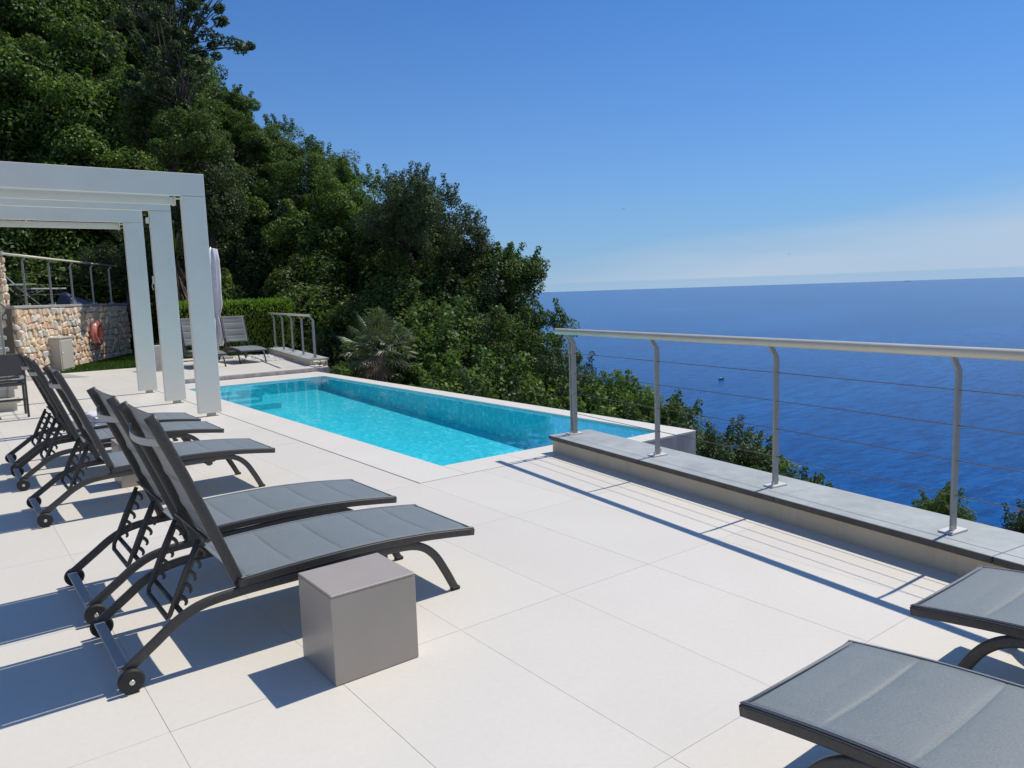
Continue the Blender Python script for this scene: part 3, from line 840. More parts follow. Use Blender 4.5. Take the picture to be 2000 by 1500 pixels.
    hbm.build('head_bar', MAT['lightbar'], t)
        # ratchet rack: U tube with hooked side plates
    YR = .205
    u = [(-.528, -YR, .545), (-.60, -YR, .40), (-.672, -YR, .235), (-.678, -YR + .02, .213), (-.678, YR - .02, .213), (-.672, YR, .235), (-.60, YR, .40), (-.528, YR, .545)]
    rk = MB().tube([Vector(p) for p in u], .0115, 10).build('rack', MAT['charcoal'], t)
    MB().tube([(-.56, -YF + .04, .60), (-.50, -YF + .04, .53)], .014, 8)
    MB().tube([(-.505, -YF + .03, .556), (-.505, YF - .03, .556)], .008, 8).build('crossbar', MAT['charcoal'], t)
    dvec = Vector((-.144, 0, -.31)).normalized(); nv = Vector((.907, 0, -.42)).normalized()
    for s in (-1, 1):
        hk = MB()
        for k in range(5):
            c0 = Vector((-.528, s * YR, .545)) + dvec * (.05 + k * .056)
            pth = []
            for a in np.linspace(0, 1, 7):
                an = math.pi * (.95 * a)
                pth.append(c0 + nv * (.012 + .040 * math.sin(an * .72)) + dvec * (-.018 + .034 * (1 - math.cos(an)) / 2))
            hk.tube(pth, [.010, .0095, .009, .0085, .0075, .0065, .005], 6)
            # web joining hooks to arm
        web = [Vector((-.528, s * YR, .545)) + dvec * .02, Vector((-.528, s * YR, .545)) + dvec * .30]
        a0, a1 = web
        off = nv * .020
        vv = []
        for yy in (-.004, .004):
            for p in (a0, a1, a1 + off, a0 + off): vv.append((p.x, p.y + yy, p.z))
        hk.add(vv, [(0, 1, 2, 3), (7, 6, 5, 4), (0, 4, 5, 1), (1, 5, 6, 2), (2, 6, 7, 3), (3, 7, 4, 0)])
        hk.build('hook_plate', MAT['charcoal'], rk)
    return t

GL = 'sun loungers in the left hand row'
l1 = lounger('nearest grey sun lounger of the left row, its foot end beside the taupe cube', GL)
l1.location = (-1.80, -1.80, 0)
def place(loc, rz, label, group):
    c = copy_tree(l1); c.location = loc; c.rotation_euler = (0, 0, rz); c['label'] = label; c['group'] = group; return c
place((-1.80, -.92, 0), R_(.4), 'second grey sun lounger of the left row, close behind the nearest one', GL)
place((-1.80, 1.26, 0), R_(.6), 'third grey sun lounger of the left row, in front of the half hidden cube', GL)
place((-1.81, 2.68, 0), R_(-.8), 'fourth grey sun lounger, just in front of the one with white towels', GL)
place((-1.80, 3.56, 0), 0, 'farthest grey sun lounger of the left row, with white towels on its seat', GL)
GR = 'sun loungers with only the foot end in view at bottom right'
place((-.99, -5.03, 0), R_(90), 'large grey lounger foot end cut off by the bottom right corner', GR)
place((.11, -5.03, 0), R_(90), 'grey lounger foot end at the right edge below the low wall', GR)
GF = 'sun loungers on the raised platform beyond the pool'
place((2.98, 13.87, RZ + .004), R_(-90), 'grey lounger in front of the clipped hedge, facing the pool', GF)
place((1.87, 13.45, RZ + .004), R_(-90), 'grey lounger half hidden behind the nearest pergola post', GF)

# cubes -------------------------------------------------------------
def cube(name, loc, size, rz, label, mat, cat='side table'):
    t = empty(name, loc, label, cat, 'cube side tables', rz)
    w, d, h = size
    bd = MB().box((0, 0, h / 2 - .004), (w, d, h - .012), 0, .002).build('body', MAT[mat], t)
    MB().box((0, 0, h - .0035), (w + .001, d + .001, .012), 0, .003).build('top_panel', MAT[mat], t)
    return t
cube('cube_table', (-1.80, -2.49, 0), (.395, .35, .39), 0, 'taupe cube side table at the foot of the nearest lounger', 'taupe')
cube('cube_table', (-1.80, 1.97, 0), (.395, .35, .39), 0, 'taupe cube side table half hidden between the third and fourth loungers', 'taupe')
cube('cube_table', (1.12, 14.4, 0), (.42, .42, .60), .2, 'tall beige box seen between two pergola posts', 'cabinet')

# towels ------------------------------------------------------------
tw = empty('towel_stack', (-1.87, 3.50, .345), 'stack of folded white towels on the farthest lounger seat', 'towels', None, .1)
for k in range(3):
    mb = MB()
    h0 = .045 * k; n_ = 14
    dx, dy = random.uniform(-.012, .012), random.uniform(-.012, .012)
    pr = []
    for a in range(n_):
        an = 2 * math.pi * a / n_
        pr.append((math.copysign(abs(math.cos(an)) ** .45, math.cos(an)) * .115, math.copysign(abs(math.sin(an)) ** .6, math.sin(an)) * .021))
    V = []; Fc = []
    ny_ = 9
    for i in range(ny_):
        y = -.17 + .34 * i / (ny_ - 1); sc = 1 if 0 < i < ny_ - 1 else .86
        for (a, c) in pr: V.append((dx + a * sc + .003 * math.sin(y * 40 + k), dy + y, h0 + .022 + c * sc + .004 * math.sin(y * 23 + a * 20 + k * 2)))
    for i in range(ny_ - 1):
        for a in range(n_):
            a2 = (a + 1) % n_; Fc.append((i * n_ + a, i * n_ + a2, (i + 1) * n_ + a2, (i + 1) * n_ + a))
    Fc.append(tuple(range(n_))); Fc.append(tuple((ny_ - 1) * n_ + a for a in reversed(range(n_))))
    mb.add(V, Fc, True)
    # fold lips
    for q in (-.008, .008): mb.box((dx + .112, dy, h0 + .022 + q), (.012, .33, .009), 0, .003)
    mb.build('towel', MAT['towel'], tw)

# garden armchair at the left edge ------------------------------------
ch = empty('garden_armchair', (-2.50, 7.72, 0), 'dark fabric garden armchair seen from behind at the left edge', 'chair')
MB().box((0, 0, .79), (.60, .03, .32), 0, .01).build('backrest', MAT['darkfabric'], ch)
MB().box((0, .22, .50), (.60, .44, .05), 0, .012).build('seat', MAT['darkfabric'], ch)
for s in (-1, 1):
    MB().box((s * .315, .0, .48), (.03, .045, .96), 0, .004).build('leg', MAT['charcoal'], ch)
    MB().box((s * .315, .46, .30), (.03, .045, .60), 0, .004).build('leg', MAT['charcoal'], ch)
    MB().box((s * .315, .23, .615), (.045, .5, .025), 0, .004).build('armrest', MAT['charcoal'], ch)
    MB().cyl((s * .28, -.02, .60), (0, 1, 0), .028, .03, 16).build('hinge', MAT['steel'], ch)
for z, y in ((.555, -.01), (.27, 0), (.22, .46), (.60, -.015)):
    MB().box((0, y, z), (.60, .025, .03), 0, .004).build('crossbar', MAT['charcoal'], ch)

# ================================================================ STONE WALL (left)
sw = empty('stone_wall', (SA.x, SA.y, 0), 'warm coloured rubble stone wall carrying the upper terrace', 'wall', None, math.atan2(SD.y, SD.x))
# local x along the wall, local -y faces the deck
L_, H_ = 7.35, 1.60
MB().box((L_ / 2 - .2, .16, H_ / 2 - .1), (L_ + .4, .30, H_ + .2)).build('mortar_core', MAT['mortar'], sw)
MB().box((L_ / 2 - .2, .13, H_ + .035), (L_ + .44, .42, .07), 0, .012).build('curb', MAT['stair'], sw)
def rubble(L, H, x_off, cw, chh, seed):
    """irregular hexagonal stones: cells of a staggered grid whose shared corners are jittered"""
    rg = random.Random(seed); nr = max(1, round(H / chh)); chh = H / nr; nc = int(L / cw) + 2
    jit = {}
    def P(i2, r):            # half-column index, row line
        k = (i2, r)
        if k not in jit:
            jz = 0 if r in (0, nr) else rg.uniform(-.30, .30) * chh
            zig = (.14 if (i2 + r) % 2 == 0 else -.14) * chh if r not in (0, nr) else 0
            jit[k] = (x_off + i2 * cw / 2 + rg.uniform(-.36, .36) * cw / 2 * 1.1, r * chh + jz + zig)
        return jit[k]
    out_ = []
    for r in range(nr):
        for c in range(nc):
            a = 2 * c + (r % 2)
            poly = [P(a, r), P(a + 1, r), P(a + 2, r), P(a + 2, r + 1), P(a + 1, r + 1), P(a, r + 1)]
            poly = clip(clip(poly, x_off, 0, -1, 0), x_off + L, 0, 1, 0)
            if len(poly) > 2 and max(p[0] for p in poly) - min(p[0] for p in poly) > .04: out_.append(poly)
    rg.shuffle(out_); return out_
def stone_poly(mb, poly, ox=0, oz=0, g=.010):
    n_ = len(poly); cx = sum(p[0] for p in poly) / n_; cz = sum(p[1] for p in poly) / n_
    # round the outline once
    rp = []
    for i in range(n_):
        a, c = poly[i], poly[(i + 1) % n_]
        rp.append((a[0] * .86 + c[0] * .14, a[1] * .86 + c[1] * .14)); rp.append((a[0] * .14 + c[0] * .86, a[1] * .14 + c[1] * .86))
    n_ = len(rp); d1 = random.uniform(.05, .10); tx, tz = random.uniform(-.12, .12), random.uniform(-.12, .12)
    V = []
    for k, (yy, sh) in enumerate(((.03, .97), (-d1 * .6, .92), (-d1, .66))):
        for (px_, pz_) in rp:
            dx, dz_ = px_ - cx, pz_ - cz
            V.append((cx - ox + dx * sh, yy + (tx * dx + tz * dz_) * (k > 0) + random.uniform(-.006, .006) * (k > 0), cz - oz + dz_ * sh))
    Fc = []
    for k in range(2):
        for a in range(n_):
            a2 = (a + 1) % n_; Fc.append((k * n_ + a, k * n_ + a2, (k + 1) * n_ + a2, (k + 1) * n_ + a))
    Fc.append(tuple(2 * n_ + a for a in range(n_)))
    mb.add(V, Fc)
def lay_stones(parent, L, H, x_off, cw, chh, seed, z_base=0.0, limit=297, rot=0, loc0=(0, 0)):
    st_ = rubble(L, H, x_off, cw, chh, seed)
    rest = MB(); nrest = 0
    for i, poly in enumerate(st_):
        if i < limit:
            o_ = poly[0]; mb = MB(); stone_poly(mb, poly, o_[0], o_[1])
            ca_, sa_ = math.cos(rot), math.sin(rot)
            mb.build('stone', MAT['rubble'], parent, (loc0[0] + o_[0] * ca_, loc0[1] + o_[0] * sa_, z_base + o_[1]), rot)
        else: stone_poly(rest, poly); nrest += 1
    if nrest:
        o_ = rest.build('small_stones', MAT['rubble'], parent, (loc0[0], loc0[1], z_base), rot); o_['kind'] = 'stuff'
lay_stones(sw, 7.7, H_, -.38, .235, .17, 3)
lay_stones(sw, .30, H_, 0, .15, .17, 5, 0, 99, R_(90), (L_ - .0, .01))
# rail on top of it
railing('upper_terrace_railing', 'white topped railing on bent grey posts above the rubble stone wall', Vector(WP(-.3, -.12)[:2]), SD, SN, [.97, 2.41, 3.78, 5.27, 6.76], 1.17, .028, (.25, .5, .75, .95), 1.675, 1.2, 'cable', (), .09)
# pillar at its left end
pi = empty('stone_pillar', (-2.25, 15.6, 0), 'rubble stone pillar with a flat cap at the left edge', 'pillar')
MB().box((0, 0, 1.4), (.86, .5, 2.8)).build('core', MAT['mortar'], pi)
MB().box((0, 0, 2.86), (.98, .62, .10), 0, .01).build('cap', MAT['slate'], pi)
lay_stones(pi, .86, 1.62, -.43, .22, .17, 8, 1.18, 99, 0, (0, -.25))
lay_stones(pi, .50, 1.62, -.25, .22, .17, 9, 1.18, 99, R_(90), (.43, 0))

# stairs
st = empty('garden_stairs', (0, 0, 0), 'open stone stairs climbing to the upper terrace at the left edge', 'stairs')
for k in range(8):
    MB().box((-3.10, 8.80 + .3 * k, .19 * (k + 1) - .03), (1.80, .34, .06), 0, .006).build('tread', MAT['cabinet'], st)
    MB().box((-3.10, 8.85 + .3 * k + .6, (.19 * (k + 1) - .062) / 2), (1.70, 1.46, .19 * (k + 1) - .062)).build('riser', MAT['cabinet'], st) if k == 0 else MB().box((-3.10, 8.80 + .3 * k, .19 * (k + .5) - .03), (1.70, .26, .128)).build('riser', MAT['cabinet'], st)
sr = empty('stair_railing', (0, 0, 0), 'pale stair handrail post at the far left edge', 'railing')
MB().box((-2.33, 8.95, 1.2), (.035, .06, 2.0), 0, .004).build('post', MAT['postmetal'], sr)
MB().box((-2.46, 8.9, 1.9), (.07, .07, 1.45), 0, .01).build('thick_post', MAT['white'], sr)
MB().tube([(-2.40, 8.6, 1.25), (-2.5, 11.2, 2.95)], .022, 10).build('handrail', MAT['railmetal'], sr)

# cabinet
ca = math.atan2(SD.y, SD.x)
cb_ = empty('cabinet', (-.71, 16.52, 0), 'beige service cabinet in front of the rubble wall', 'cabinet', None, ca)
MB().box((.40, .295, .405), (.80, .59, .81), 0, .004).build('body', MAT['cabinet'], cb_)
MB().box((.40, .295, .83), (.83, .62, .04), 0, .006).build('lid', MAT['cabinet'], cb_)
MB().box((.40, -.006, .40), (.70, .014, .72), 0, .003).build('door', MAT['cabinet'], cb_)
MB().cyl((.12, -.018, .45), (0, 1, 0), .018, .02, 12).build('handle', MAT['steel'], cb_)

# lifebuoy on the wall
lb = empty('lifebuoy', (*WP(4.2, .16)[:2], .82), 'faded orange lifebuoy hanging on the rubble wall', 'lifebuoy', None, ca)
def torus(R0, r0, a0=0, a1=2 * math.pi, n=40, k=12, mat='buoy', name='ring', scale=1.0, parent=lb):
    cl = abs(a1 - a0 - 2 * math.pi) < 1e-6
    V = []; Fc = []
    nn = n if cl else n + 1
    for i in range(nn):
        a = a0 + (a1 - a0) * i / n
        for j in range(k):
            b_ = 2 * math.pi * j / k
            rr = R0 + r0 * math.cos(b_)
            V.append((rr * math.cos(a), r0 * math.sin(b_) * 1.0, rr * math.sin(a)))
    for i in range(n):
        i2 = (i + 1) % nn if cl else i + 1
        for j in range(k):
            j2 = (j + 1) % k; Fc.append((i * k + j, i * k + j2, i2 * k + j2, i2 * k + j))
    return MB().add(V, Fc, True).build(name, MAT[mat], parent)
torus(.275, .092)
for q in range(4): torus(.275, .0945, q * math.pi / 2 + .65, q * math.pi / 2 + .82, 5, 12, 'plate', 'strap')
hp = []
for i in range(61):
    a = 2 * math.pi * i / 60; hp.append((math.cos(a) * (.375 + .03 * abs(math.sin(2 * a + .1))), -.02, math.sin(a) * (.375 + .03 * abs(math.sin(2 * a + .1)))))
MB().tube(hp, .006, 6, cap=False).build('grab_line', MAT['plate'], lb)

# upper terrace furniture
dc = empty('deck_chair', (-1.35, 17.9, 1.6), 'folding garden chair with pale arms behind the upper railing', 'chair', None, .3)
for s in (-1, 1):
    MB().tube([(-.5, s * .28, .95), (0, s * .28, .42), (.45, s * .28, 0)], .018, 8).build('side_rail', MAT['postmetal'], dc)
    MB().tube([(-.5, s * .28, 0), (.45, s * .28, .45)], .014, 8).build('side_rail', MAT['charcoal'], dc)
    MB().box((0.0, s * .3, .62), (.62, .05, .025)).build('armrest', MAT['plate'], dc)
MB().box((.1, 0, .42), (.55, .5, .03)).build('seat', MAT['darkfabric'], dc)
MB().tube([(-.5, -.28, .95), (-.5, .28, .95)], .018, 8).build('top_rail', MAT['plate'], dc)
tb = empty('garden_table', (-.65, 19.1, 1.6), 'low garden table with a thin pale top behind the upper railing', 'table', None, .3)
MB().box((0, 0, .52), (.9, .6, .035), 0, .004).build('table_top', MAT['plate'], tb)
for sx in (-1, 1):
    for sy in (-1, 1): MB().tube([(sx * .38, sy * .24, .5), (-sx * .3, sy * .24, 0)], .014, 6).build('leg', MAT['charcoal'], tb)
tp_ = empty('folded_tarp', (.35, 20.3, 1.6), 'blue grey sheet of canvas sloping down behind the upper railing', 'canvas', None, 1.0)
V = [(-.9, -.3, 0), (.9, -.3, 0), (.9, .3, 0), (-.9, .3, 0), (-.85, .1, .42), (-.6, .15, .45), (.2, 0, .22)]
MB().add(V, [(0, 1, 6, 4), (4, 6, 5), (5, 6, 2, 3), (6, 1, 2), (3, 0, 4, 5), (0, 3, 2, 1)]).build('canvas', MAT['tarp'], tp_)

# ================================================================ SHORT WALL + RAILING beyond the pool
Q0 = Vector((3.48, 10.86)); QD = Vector((.173, .985)).normalized()
w2 = empty('short_wall', (Q0.x, Q0.y, 0), 'short low wall with slate coping at the far right of the platform', 'wall', None, math.atan2(QD.y, QD.x))
MB().box((3.0, -.235, -.37), (5.9, .40, 1.18)).build('wall_body', MAT['render'], w2)
for k in range(4): MB().box((.73 + 1.46 * k + .05, -.235, .232), (1.455, .47, .04), 0, .004).build('coping_slab', MAT['slate'], w2)
lay_stones(w2, .40, .55, -.02, .15, .13, 12, -.34, 99, R_(-90), (.05, -.03))
railing('platform_railing', 'short railing of four bent posts on the low wall beside the hedge', Vector((3.70, 11.02)), QD, Vector((-1, 0)), [0, 1.22, 2.45, 3.68, 4.9], .98, .026, (.2, .4, .6, .8), .252, .05, 'cable', (0,), .09)

# folded umbrella ----------------------------------------------------
um = empty('folded_umbrella', (2.80, 15.35, RZ), 'closed lilac white cantilever parasol tied up beside the pergola post', 'umbrella')
prof = [(2.92, .07), (2.90, .13), (2.6, .165), (2.2, .175), (1.8, .19), (1.45, .175), (1.25, .135), (1.17, .10), (1.08, .14), (.9, .185), (.65, .17), (.45, .12), (.35, .10)]
nn = 44; V = []; Fc = []
for i, (z, r) in enumerate(prof):
    for j in range(nn):
        a = 2 * math.pi * j / nn
        f = 1 + .26 * math.sin(8 * a + .5 * math.sin(z * 4)) * min(1, r / .12) + .10 * math.sin(3 * a + z * 3)
        V.append((r * f * math.cos(a) + .02 * math.sin(z * 3), r * f * math.sin(a), z))
for i in range(len(prof) - 1):
    for j in range(nn):
        j2 = (j + 1) % nn; Fc.append((i * nn + j2, i * nn + j, (i + 1) * nn + j, (i + 1) * nn + j2))
Fc.append(tuple(range(nn)))
MB().add(V, Fc, True).build('canopy', MAT['cloth'], um)
MB().tube([(0, 0, 0), (0, 0, 2.95)], .025, 12).build('pole', MAT['steel'], um)
MB().tube([(math.cos(a) * .115, math.sin(a) * .115, 1.17) for a in np.linspace(0, 2 * math.pi, 24)], .012, 6).build('tie_strap', MAT['cloth'], um)
MB().box((0, 0, .03), (.6, .6, .06), 0, .01).build('base', MAT['slate'], um)

# ================================================================ FOLIAGE
def leaves(cent, nrm_bias, n_each, spread, size, asp, seed, outward=None):
    """cent (k,3) clump centres with radii spread (k,), returns V,Q of rhombic leaves"""
    rg = np.random.RandomState(seed)
    k = len(cent)
    idx = np.repeat(np.arange(k), n_each)
    n = len(idx)
    d = rg.normal(size=(n, 3)); d /= np.linalg.norm(d, axis=1)[:, None]
    rad = spread[idx] * rg.uniform(.35, 1.0, n) ** .6
    P = cent[idx] + d * rad[:, None] * np.array([1, 1, .8])
    N = d * .6 + rg.normal(size=(n, 3)) * .55 + np.array([0, 0, nrm_bias])
    N /= np.linalg.norm(N, axis=1)[:, None]
    A = rg.normal(size=(n, 3)); A -= (A * N).sum(1)[:, None] * N; A /= np.linalg.norm(A, axis=1)[:, None]
    B_ = np.cross(N, A)
    s = size * rg.uniform(.6, 1.25, n)
    a = A * s[:, None]; b_ = B_ * (s * asp)[:, None]
    fold = N * (s * .18)[:, None]
    V = np.stack([P - a, P - b_ + fold, P + a, P + b_ + fold], 1).reshape(-1, 3)
    Q = np.arange(n * 4).reshape(-1, 4)
    return V, Q

def tree_variant(seed, nclump=84, per=230, size=.062, mat='leaf', airy=False):
    """unit-2m crown centred at origin (crown radius ~2), trunk below"""
    rg = np.random.RandomState(seed)
    R0 = 2.0
    # uneven envelope: a few big lobes
    lob = rg.normal(size=(7, 3)); lob /= np.linalg.norm(lob, axis=1)[:, None]
    lob_c = lob * rg.uniform(.35, .75, 7)[:, None] * R0 * np.array([1, 1, .8]); lob_r = rg.uniform(.55, .95, 7) * R0 * .62
    C_ = []
    while len(C_) < nclump:
        q = rg.randint(7)
        d = rg.normal(size=3); d /= np.linalg.norm(d)
        if d[2] < -.5 and rg.rand() < .6: continue
        C_.append(lob_c[q] + d * lob_r[q] * rg.uniform(.72, 1.02))
    C_ = np.array(C_)
    # shoots standing out at the top
    top = C_[np.argsort(-C_[:, 2])[:14]]
    sh = []
    for c in top[:9]:
        d = np.array([rg.normal() * .35, rg.normal() * .35, 1.0]); d /= np.linalg.norm(d)
        for k in range(3): sh.append(c + d * (.28 + .17 * k))
    sh = np.array(sh)
    cent = np.concatenate([C_, sh]); spr = np.concatenate([rg.uniform(.26, .52, len(C_)), np.full(len(sh), .12)])
    if airy:
        cent = C_; spr = rg.uniform(.14, .26, len(C_))
    each = np.r_[np.full(len(C_), per), np.full(len(cent) - len(C_), 34)].astype(int)
    V, Q = leaves(cent, .45, each, spr, size, .52, seed)
    crown = np_mesh('crown', V, Q, MAT[mat])
    mb = MB()
    base = Vector((rg.uniform(-.2, .2), rg.uniform(-.2, .2), -2.9))
    fork = Vector((rg.uniform(-.15, .15), rg.uniform(-.15, .15), -1.3))
    k_ = .45 if airy else 1
    mb.tube([base, base.lerp(fork, .5) + Vector((.06, -.05, 0)), fork], [.17 * k_, .14 * k_, .10 * k_], 8)
    for c in cent[: (len(C_) if airy else 26)]:
        mid = fork.lerp(Vector(c), .5) + Vector((rg.normal() * .12, rg.normal() * .12, .12))
        mb.tube([fork, mid, Vector(c)], [.024, .015, .006] if airy else [.05, .028, .008], 5)
    trunk = mb.mesh('trunk'); trunk.materials.append(MAT['bark'])
    return crown, trunk
VAR = [tree_variant(11, 100, 330, .051, 'leaf'), tree_variant(12, 104, 320, .043, 'leafb'), tree_variant(13, 100, 320, .054, 'leaf'), tree_variant(14, 100, 330, .047, 'leaf'), tree_variant(15, 104, 310, .042, 'leafb'), tree_variant(16, 100, 330, .046, 'leafb')]
AIRY = tree_variant(21, 60, 120, .058, 'leafb', True)
def tree(x, y, ztop, r, var, rz, label, group=None, cat='tree', sz=1.0, name='broadleaf_tree'):
    t = empty(name, (x, y, ztop - r * .93 * sz), label, cat, group, rz)
    s = r / 2.0
    t.scale = (s, s, s * sz)
    link('crown', var[0], None, t); link('trunk', var[1], None, t)
    return t
SIL = ['tree cut off by the left edge, highest up the slope', 'tall tree filling the top left corner', 'tall tree cut by the top edge, right beside the corner tree', 'tall tree cut by the top edge, left of the airy trees', 'dense tree standing behind the airy trees at the top edge', 'skyline tree rising just below the airy branches', 'skyline tree above the folded parasol', 'skyline tree above the clipped hedge', 'skyline tree above the short platform railing', 'skyline tree above the left side of the fan palm', 'skyline tree above the right side of the fan palm', 'skyline tree just behind the dark round headed one', 'skyline tree stepping down right of the dark round headed one', 'skyline tree halfway between the dark round head and the sea horizon', 'skyline tree whose right edge meets the sea horizon', 'tree behind the end post of the beige railing', 'small tree just right of the railing end post', 'bushy tree close left of the second railing post', 'rounded tree close right of the second railing post', 'low tree top beyond the far corner of the pool shell', 'low tree top midway between second and third railing posts', 'low bush just left of the third railing post', 'low bush just right of the third railing post', 'lowest bush on the slope before the open water']
si = 0
for i, (tx, ty, tz, tr, s_) in enumerate(TREES):
    if s_:
        lab, grp = (SIL[si] if si < len(SIL) else 'small bush on the slope below the railing'), None; si += 1
    else: lab, grp = 'leafy green tree within the dense wood covering the hillside', 'trees within the hillside wood'
    if s_ and tz > 4.5:
        tree(tx + 1.3, ty + 1.7, tz - 1.5, tr * 1.3, VAR[(i * 3 + 1) % 6], random.uniform(0, 6.28), 'leafy green tree within the dense wood covering the hillside', 'trees within the hillside wood')
    tree(tx, ty, tz, tr * (1.08 if s_ else 1.2), VAR[(i * 5 + i // 3) % 6] if tx > 2 else VAR[(0, 2, 3)[i % 3]], random.uniform(0, 6.28), lab, grp, sz=random.uniform(.92, 1.12))
tree(3.65, 21.1, 11.0, 2.2, AIRY, 1.0, 'airy tree with bare looking branches against the sky at top left', None)
tree(4.2, 21.9, 13.4, 2.3, AIRY, 3.0, 'loose leafed tree behind the airy branches at the top edge', None)
tree(3.4, 20.9, 8.9, 1.9, VAR[3], 2.0, 'leafy tree hiding the foot of the airy tree above the pergola', None)
tree(4.7, 21.5, 7.2, 1.9, VAR[1], 2.0, 'broad tree behind the hedge shading the rubble wall', None)
tree(2.3, 23.2, 4.6, 1.5, VAR[4], 2.6, 'dark tree just beyond the right end of the rubble wall', None)
tree(8.4, 14.6, 5.5, 1.5, VAR[4], .6, 'dark round tree head standing above its neighbours', None, sz=1.1)
def shrub(x, y, z, r, var, label, rz=0): return tree(x, y, z, r, var, rz, label, None, 'shrub', 1.0, 'shrub')
shrub(3.83, -2.55, -.22, .40, VAR[0], 'small green shrub left of the fourth railing post', 1)
shrub(4.25, -2.95, -.38, .50, VAR[1], 'dark shrub right of the fourth railing post')
shrub(4.5, -3.35, -.45, .58, VAR[3], 'leafy shrub at the right edge below the railing', 2)
shrub(5.6, -.9, -1.5, .45, VAR[2], 'low shrub peeping over the slate coping', 2)

# clipped hedge -------------------------------------------------------
hg = empty('hedge', (3.75, 16.75, RZ), 'clipped bright green hedge behind the platform loungers', 'hedge', None, -.18)
rg = np.random.RandomState(5)
n = 9000
face = rg.rand(n)
hx = rg.uniform(-1.6, 1.5, n); hy = rg.uniform(-.45, .45, n); hz = rg.uniform(.12, 1.42, n)
f1 = face < .40; f2 = (face >= .40) & (face < .85); f3 = face >= .85
hy[f1] = -.47 + rg.normal(size=f1.sum()) * .035
hz[f2] = 1.42 + np.abs(rg.normal(size=f2.sum())) * .04
hx[f3] = 1.5 + rg.normal(size=f3.sum()) * .04
P = np.stack([hx, hy, hz], -1)
Dr = rg.normal(size=(n, 3)) * .5; Dr[f2] += (0, 0, 1.0); Dr[f1] += (0, -.5, .9); Dr[f3] += (.6, 0, .8)
Dr /= np.linalg.norm(Dr, axis=1)[:, None]
S = np.cross(Dr, rg.normal(size=(n, 3))); S /= np.linalg.norm(S, axis=1)[:, None]
ln = rg.uniform(.07, .13, n)[:, None]
V = np.stack([P, P + Dr * ln * .5 - S * .016, P + Dr * ln, P + Dr * ln * .5 + S * .016], 1).reshape(-1, 3)
link('leaf_mass', np_mesh('leaf_mass', V, np.arange(n * 4).reshape(-1, 4), MAT['hedgeleaf']), None, hg)['kind'] = 'stuff'
mb = MB(); mb.box((-.05, 0, .72), (2.9, .74, 1.28)); mb.build('inner_twigs', MAT['soil'], hg)
mb = MB()
for k in range(16): mb.tube([(-1.4 + .19 * k, -.40, 0), (-1.4 + .19 * k + random.uniform(-.1, .1), -.42, .6)], .012, 5)
mb.build('stems', MAT['bark'], hg)

# fan palm beyond the pool ----------------------------------------------
def fan_palm(loc, label, nfr, rad, seed, trunk_h, leafmat='palmleaf'):
    rg = random.Random(seed)
    t = empty('fan_palm', loc, label, 'palm')
    mb = MB().tube([(0, 0, -trunk_h), (0.02, 0, -trunk_h * .5), (0, 0, .0)], [.16, .17, .14], 10)
    mb.build('trunk', MAT['dead'], t)
    for k in range(nfr):
        az = rg.uniform(0, 6.283); el = rg.uniform(-.35, 1.45) if k > 5 else rg.uniform(-.7, -.2)
        pl_ = rad * rg.uniform(.45, .62)
        d = Vector((math.cos(az) * math.cos(el), math.sin(az) * math.cos(el), math.sin(el)))
        tip = d * pl_
        f = MB()
        f.tube([(0, 0, 0), d * pl_ * .5 + Vector((0, 0, .03)), tip], [.012, .008, .006], 5)
        side = d.cross(Vector((0, 0, 1)));
        if side.length < .1: side = Vector((1, 0, 0))
        side.normalize(); upv = side.cross(d).normalized()
        nl = 17; fl = rad * rg.uniform(.42, .52)
        for q in range(nl):
            a = (q / (nl - 1) - .5) * math.radians(200)
            dd = (d * math.cos(a) + side * math.sin(a)).normalized()
            dr = Vector((0, 0, -1)) * (.10 + .25 * abs(math.sin(a))) * fl
            L2 = fl * (1 - .25 * abs(a) / 1.7)
            wv = dd.cross(upv).normalized() * .014
            m_ = tip + dd * L2 * .55 + dr * .25 + upv * .01
            e_ = tip + dd * L2 + dr * .8
            f.add([tip, m_ - wv, e_, m_ + wv, m_ + upv * .012], [(0, 1, 4), (0, 4, 3), (1, 2, 4), (4, 2, 3)])
        f.build('frond', MAT[leafmat] if k > 5 else MAT['dead'], t)
    return t
fan_palm((4.72, 9.85, .42), 'fan palm growing just beyond the far edge of the pool', 46, .98, 3, 2.2)
# shaggy yucca behind the pergola posts
yu = empty('yucca', (2.85, 19.3, 0), 'tall yucca with a skirt of dry leaves seen between the pergola posts', 'yucca')
MB().tube([(0, 0, 0), (.05, 0, 1.6), (0, 0, 3.1)], [.14, .13, .10], 8).build('trunk', MAT['bark'], yu)
for nm, mt, n_, z0, z1, e0, e1, ln in (('leaves', 'palmleaf', 260, 2.95, 3.2, -.1, 1.4, .85), ('dry_skirt', 'dead', 420, 1.3, 3.0, -1.5, -.9, .75)):
    f = MB()
    for k in range(n_):
        az = random.uniform(0, 6.283); el = random.uniform(e0, e1); z = random.uniform(z0, z1)
        d = Vector((math.cos(az) * math.cos(el), math.sin(az) * math.cos(el), math.sin(el)))
        o_ = Vector((math.cos(az) * .1, math.sin(az) * .1, z)); s_ = d.cross(Vector((0, 0, 1))).normalized() * .018
        L2 = ln * random.uniform(.7, 1.1)
        f.add([o_ - s_, o_ + d * L2 * .6 - s_ + Vector((0, 0, .0)), o_ + d * L2 + Vector((0, 0, -.06)), o_ + d * L2 * .6 + s_, o_ + s_], [(0, 1, 2, 3, 4)])
    f.build(nm, MAT[mt], yu)['kind'] = 'stuff'

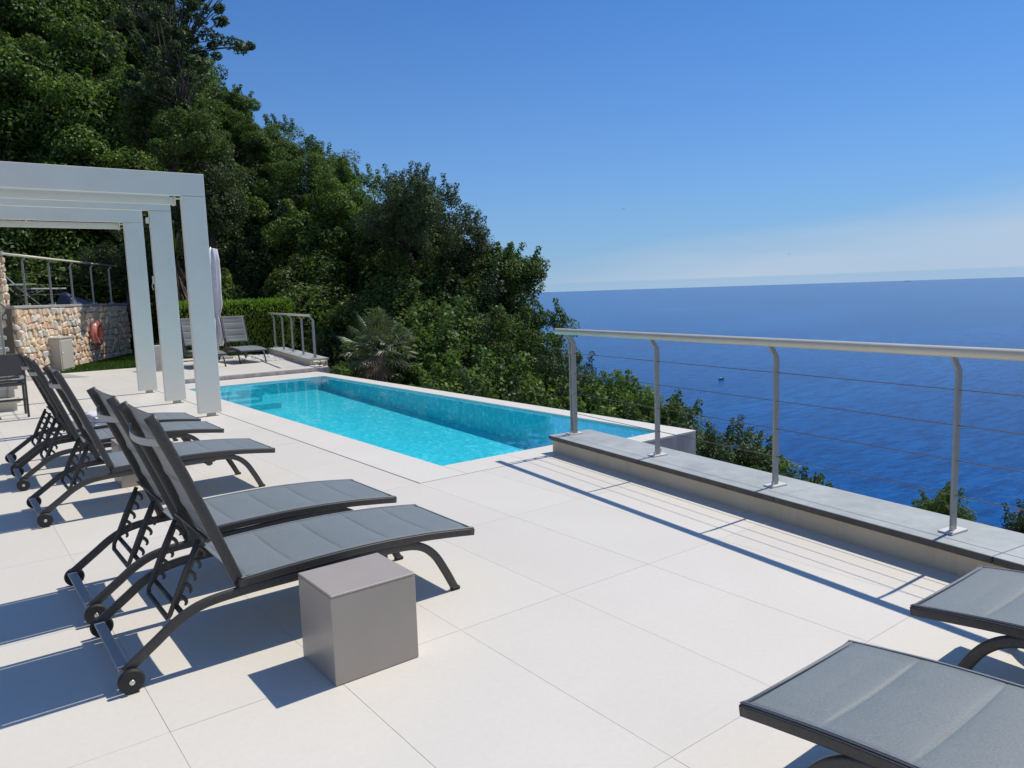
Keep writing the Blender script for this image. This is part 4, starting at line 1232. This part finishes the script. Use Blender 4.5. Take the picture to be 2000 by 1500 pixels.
# ================================================================ BOATS, BIRDS
bt = empty('motor_boat', (540.8, 408.9, -80), 'small white motor boat on the sea between railing posts', 'boat', None, -.6)
hull = []
secs = [(-2.6, .95, .9), (-1.0, 1.1, .95), (1.0, 1.0, 1.05), (2.2, .55, 1.25), (3.0, .05, 1.4)]
V = []; Fc = []
for (xb, wb, hb_) in secs: V += [(xb, -wb, hb_), (xb, -wb * .7, 0), (xb, wb * .7, 0), (xb, wb, hb_)]
for i in range(4):
    for j in range(3): Fc.append((i * 4 + j, i * 4 + j + 1, (i + 1) * 4 + j + 1, (i + 1) * 4 + j))
    Fc.append((i * 4 + 3, i * 4, (i + 1) * 4, (i + 1) * 4 + 3))
Fc.append((0, 1, 2, 3)[::-1])
MB().add(V, Fc).build('hull', MAT['boatdark'], bt)
MB().box((-.2, 0, 1.45), (1.6, 1.3, .9), 0, .1).build('cabin', MAT['boat'], bt)
bt.scale = (.85, .85, .85)
def islet(az, D, L, H, label, seed):
    rg_ = random.Random(seed)
    s = empty('islet', (CAM.x + az[0] * D, CAM.y + az[1] * D, -80), label, 'islet', None, math.atan2(-az[0], az[1]))
    V = []; n_ = 24
    for i in range(n_ + 1):
        t_ = i / n_; hh_ = H * (math.sin(math.pi * t_) ** .6) * rg_.uniform(.6, 1) + 1
        V += [((t_ - .5) * L, -L * .15, 0), ((t_ - .5) * L * .96, 0, hh_), ((t_ - .5) * L, L * .15, 0)]
    MB().add(V, [(i * 3 + j, i * 3 + j + 3, i * 3 + j + 4, i * 3 + j + 1) for i in range(n_) for j in range(2)], True).build('rock', MAT['hazedrock'], s)
islet((.6425, .7663), 34000, 420, 55, 'faint low islet on the horizon beside the wooded slope', 1)
islet((.9045, .4265), 36000, 380, 50, 'faint low islet on the horizon towards the right', 2)
def bird(loc, label, s=0.6):
    b_ = empty('bird', loc, label, 'bird', 'birds over the sea')
    MB().tube([(-.18 * s, 0, 0), (0, 0, .02), (.2 * s, 0, 0)], [.01, .05 * s, .015], 6).build('body', MAT['bird'], b_)
    for q in (-1, 1):
        MB().add([(-.06 * s, 0, .02), (.08 * s, 0, .02), (.02 * s, q * .3 * s, .14 * s), (-.03 * s, q * .6 * s, .05 * s)], [(0, 1, 2), (0, 2, 3)]).build('wing', MAT['bird'], b_)
bird((95, 90, 15.5), 'tiny dark bird high over the sea horizon')
bird((130, 80, 7.2), 'tiny bird low over the sea horizon towards the right')
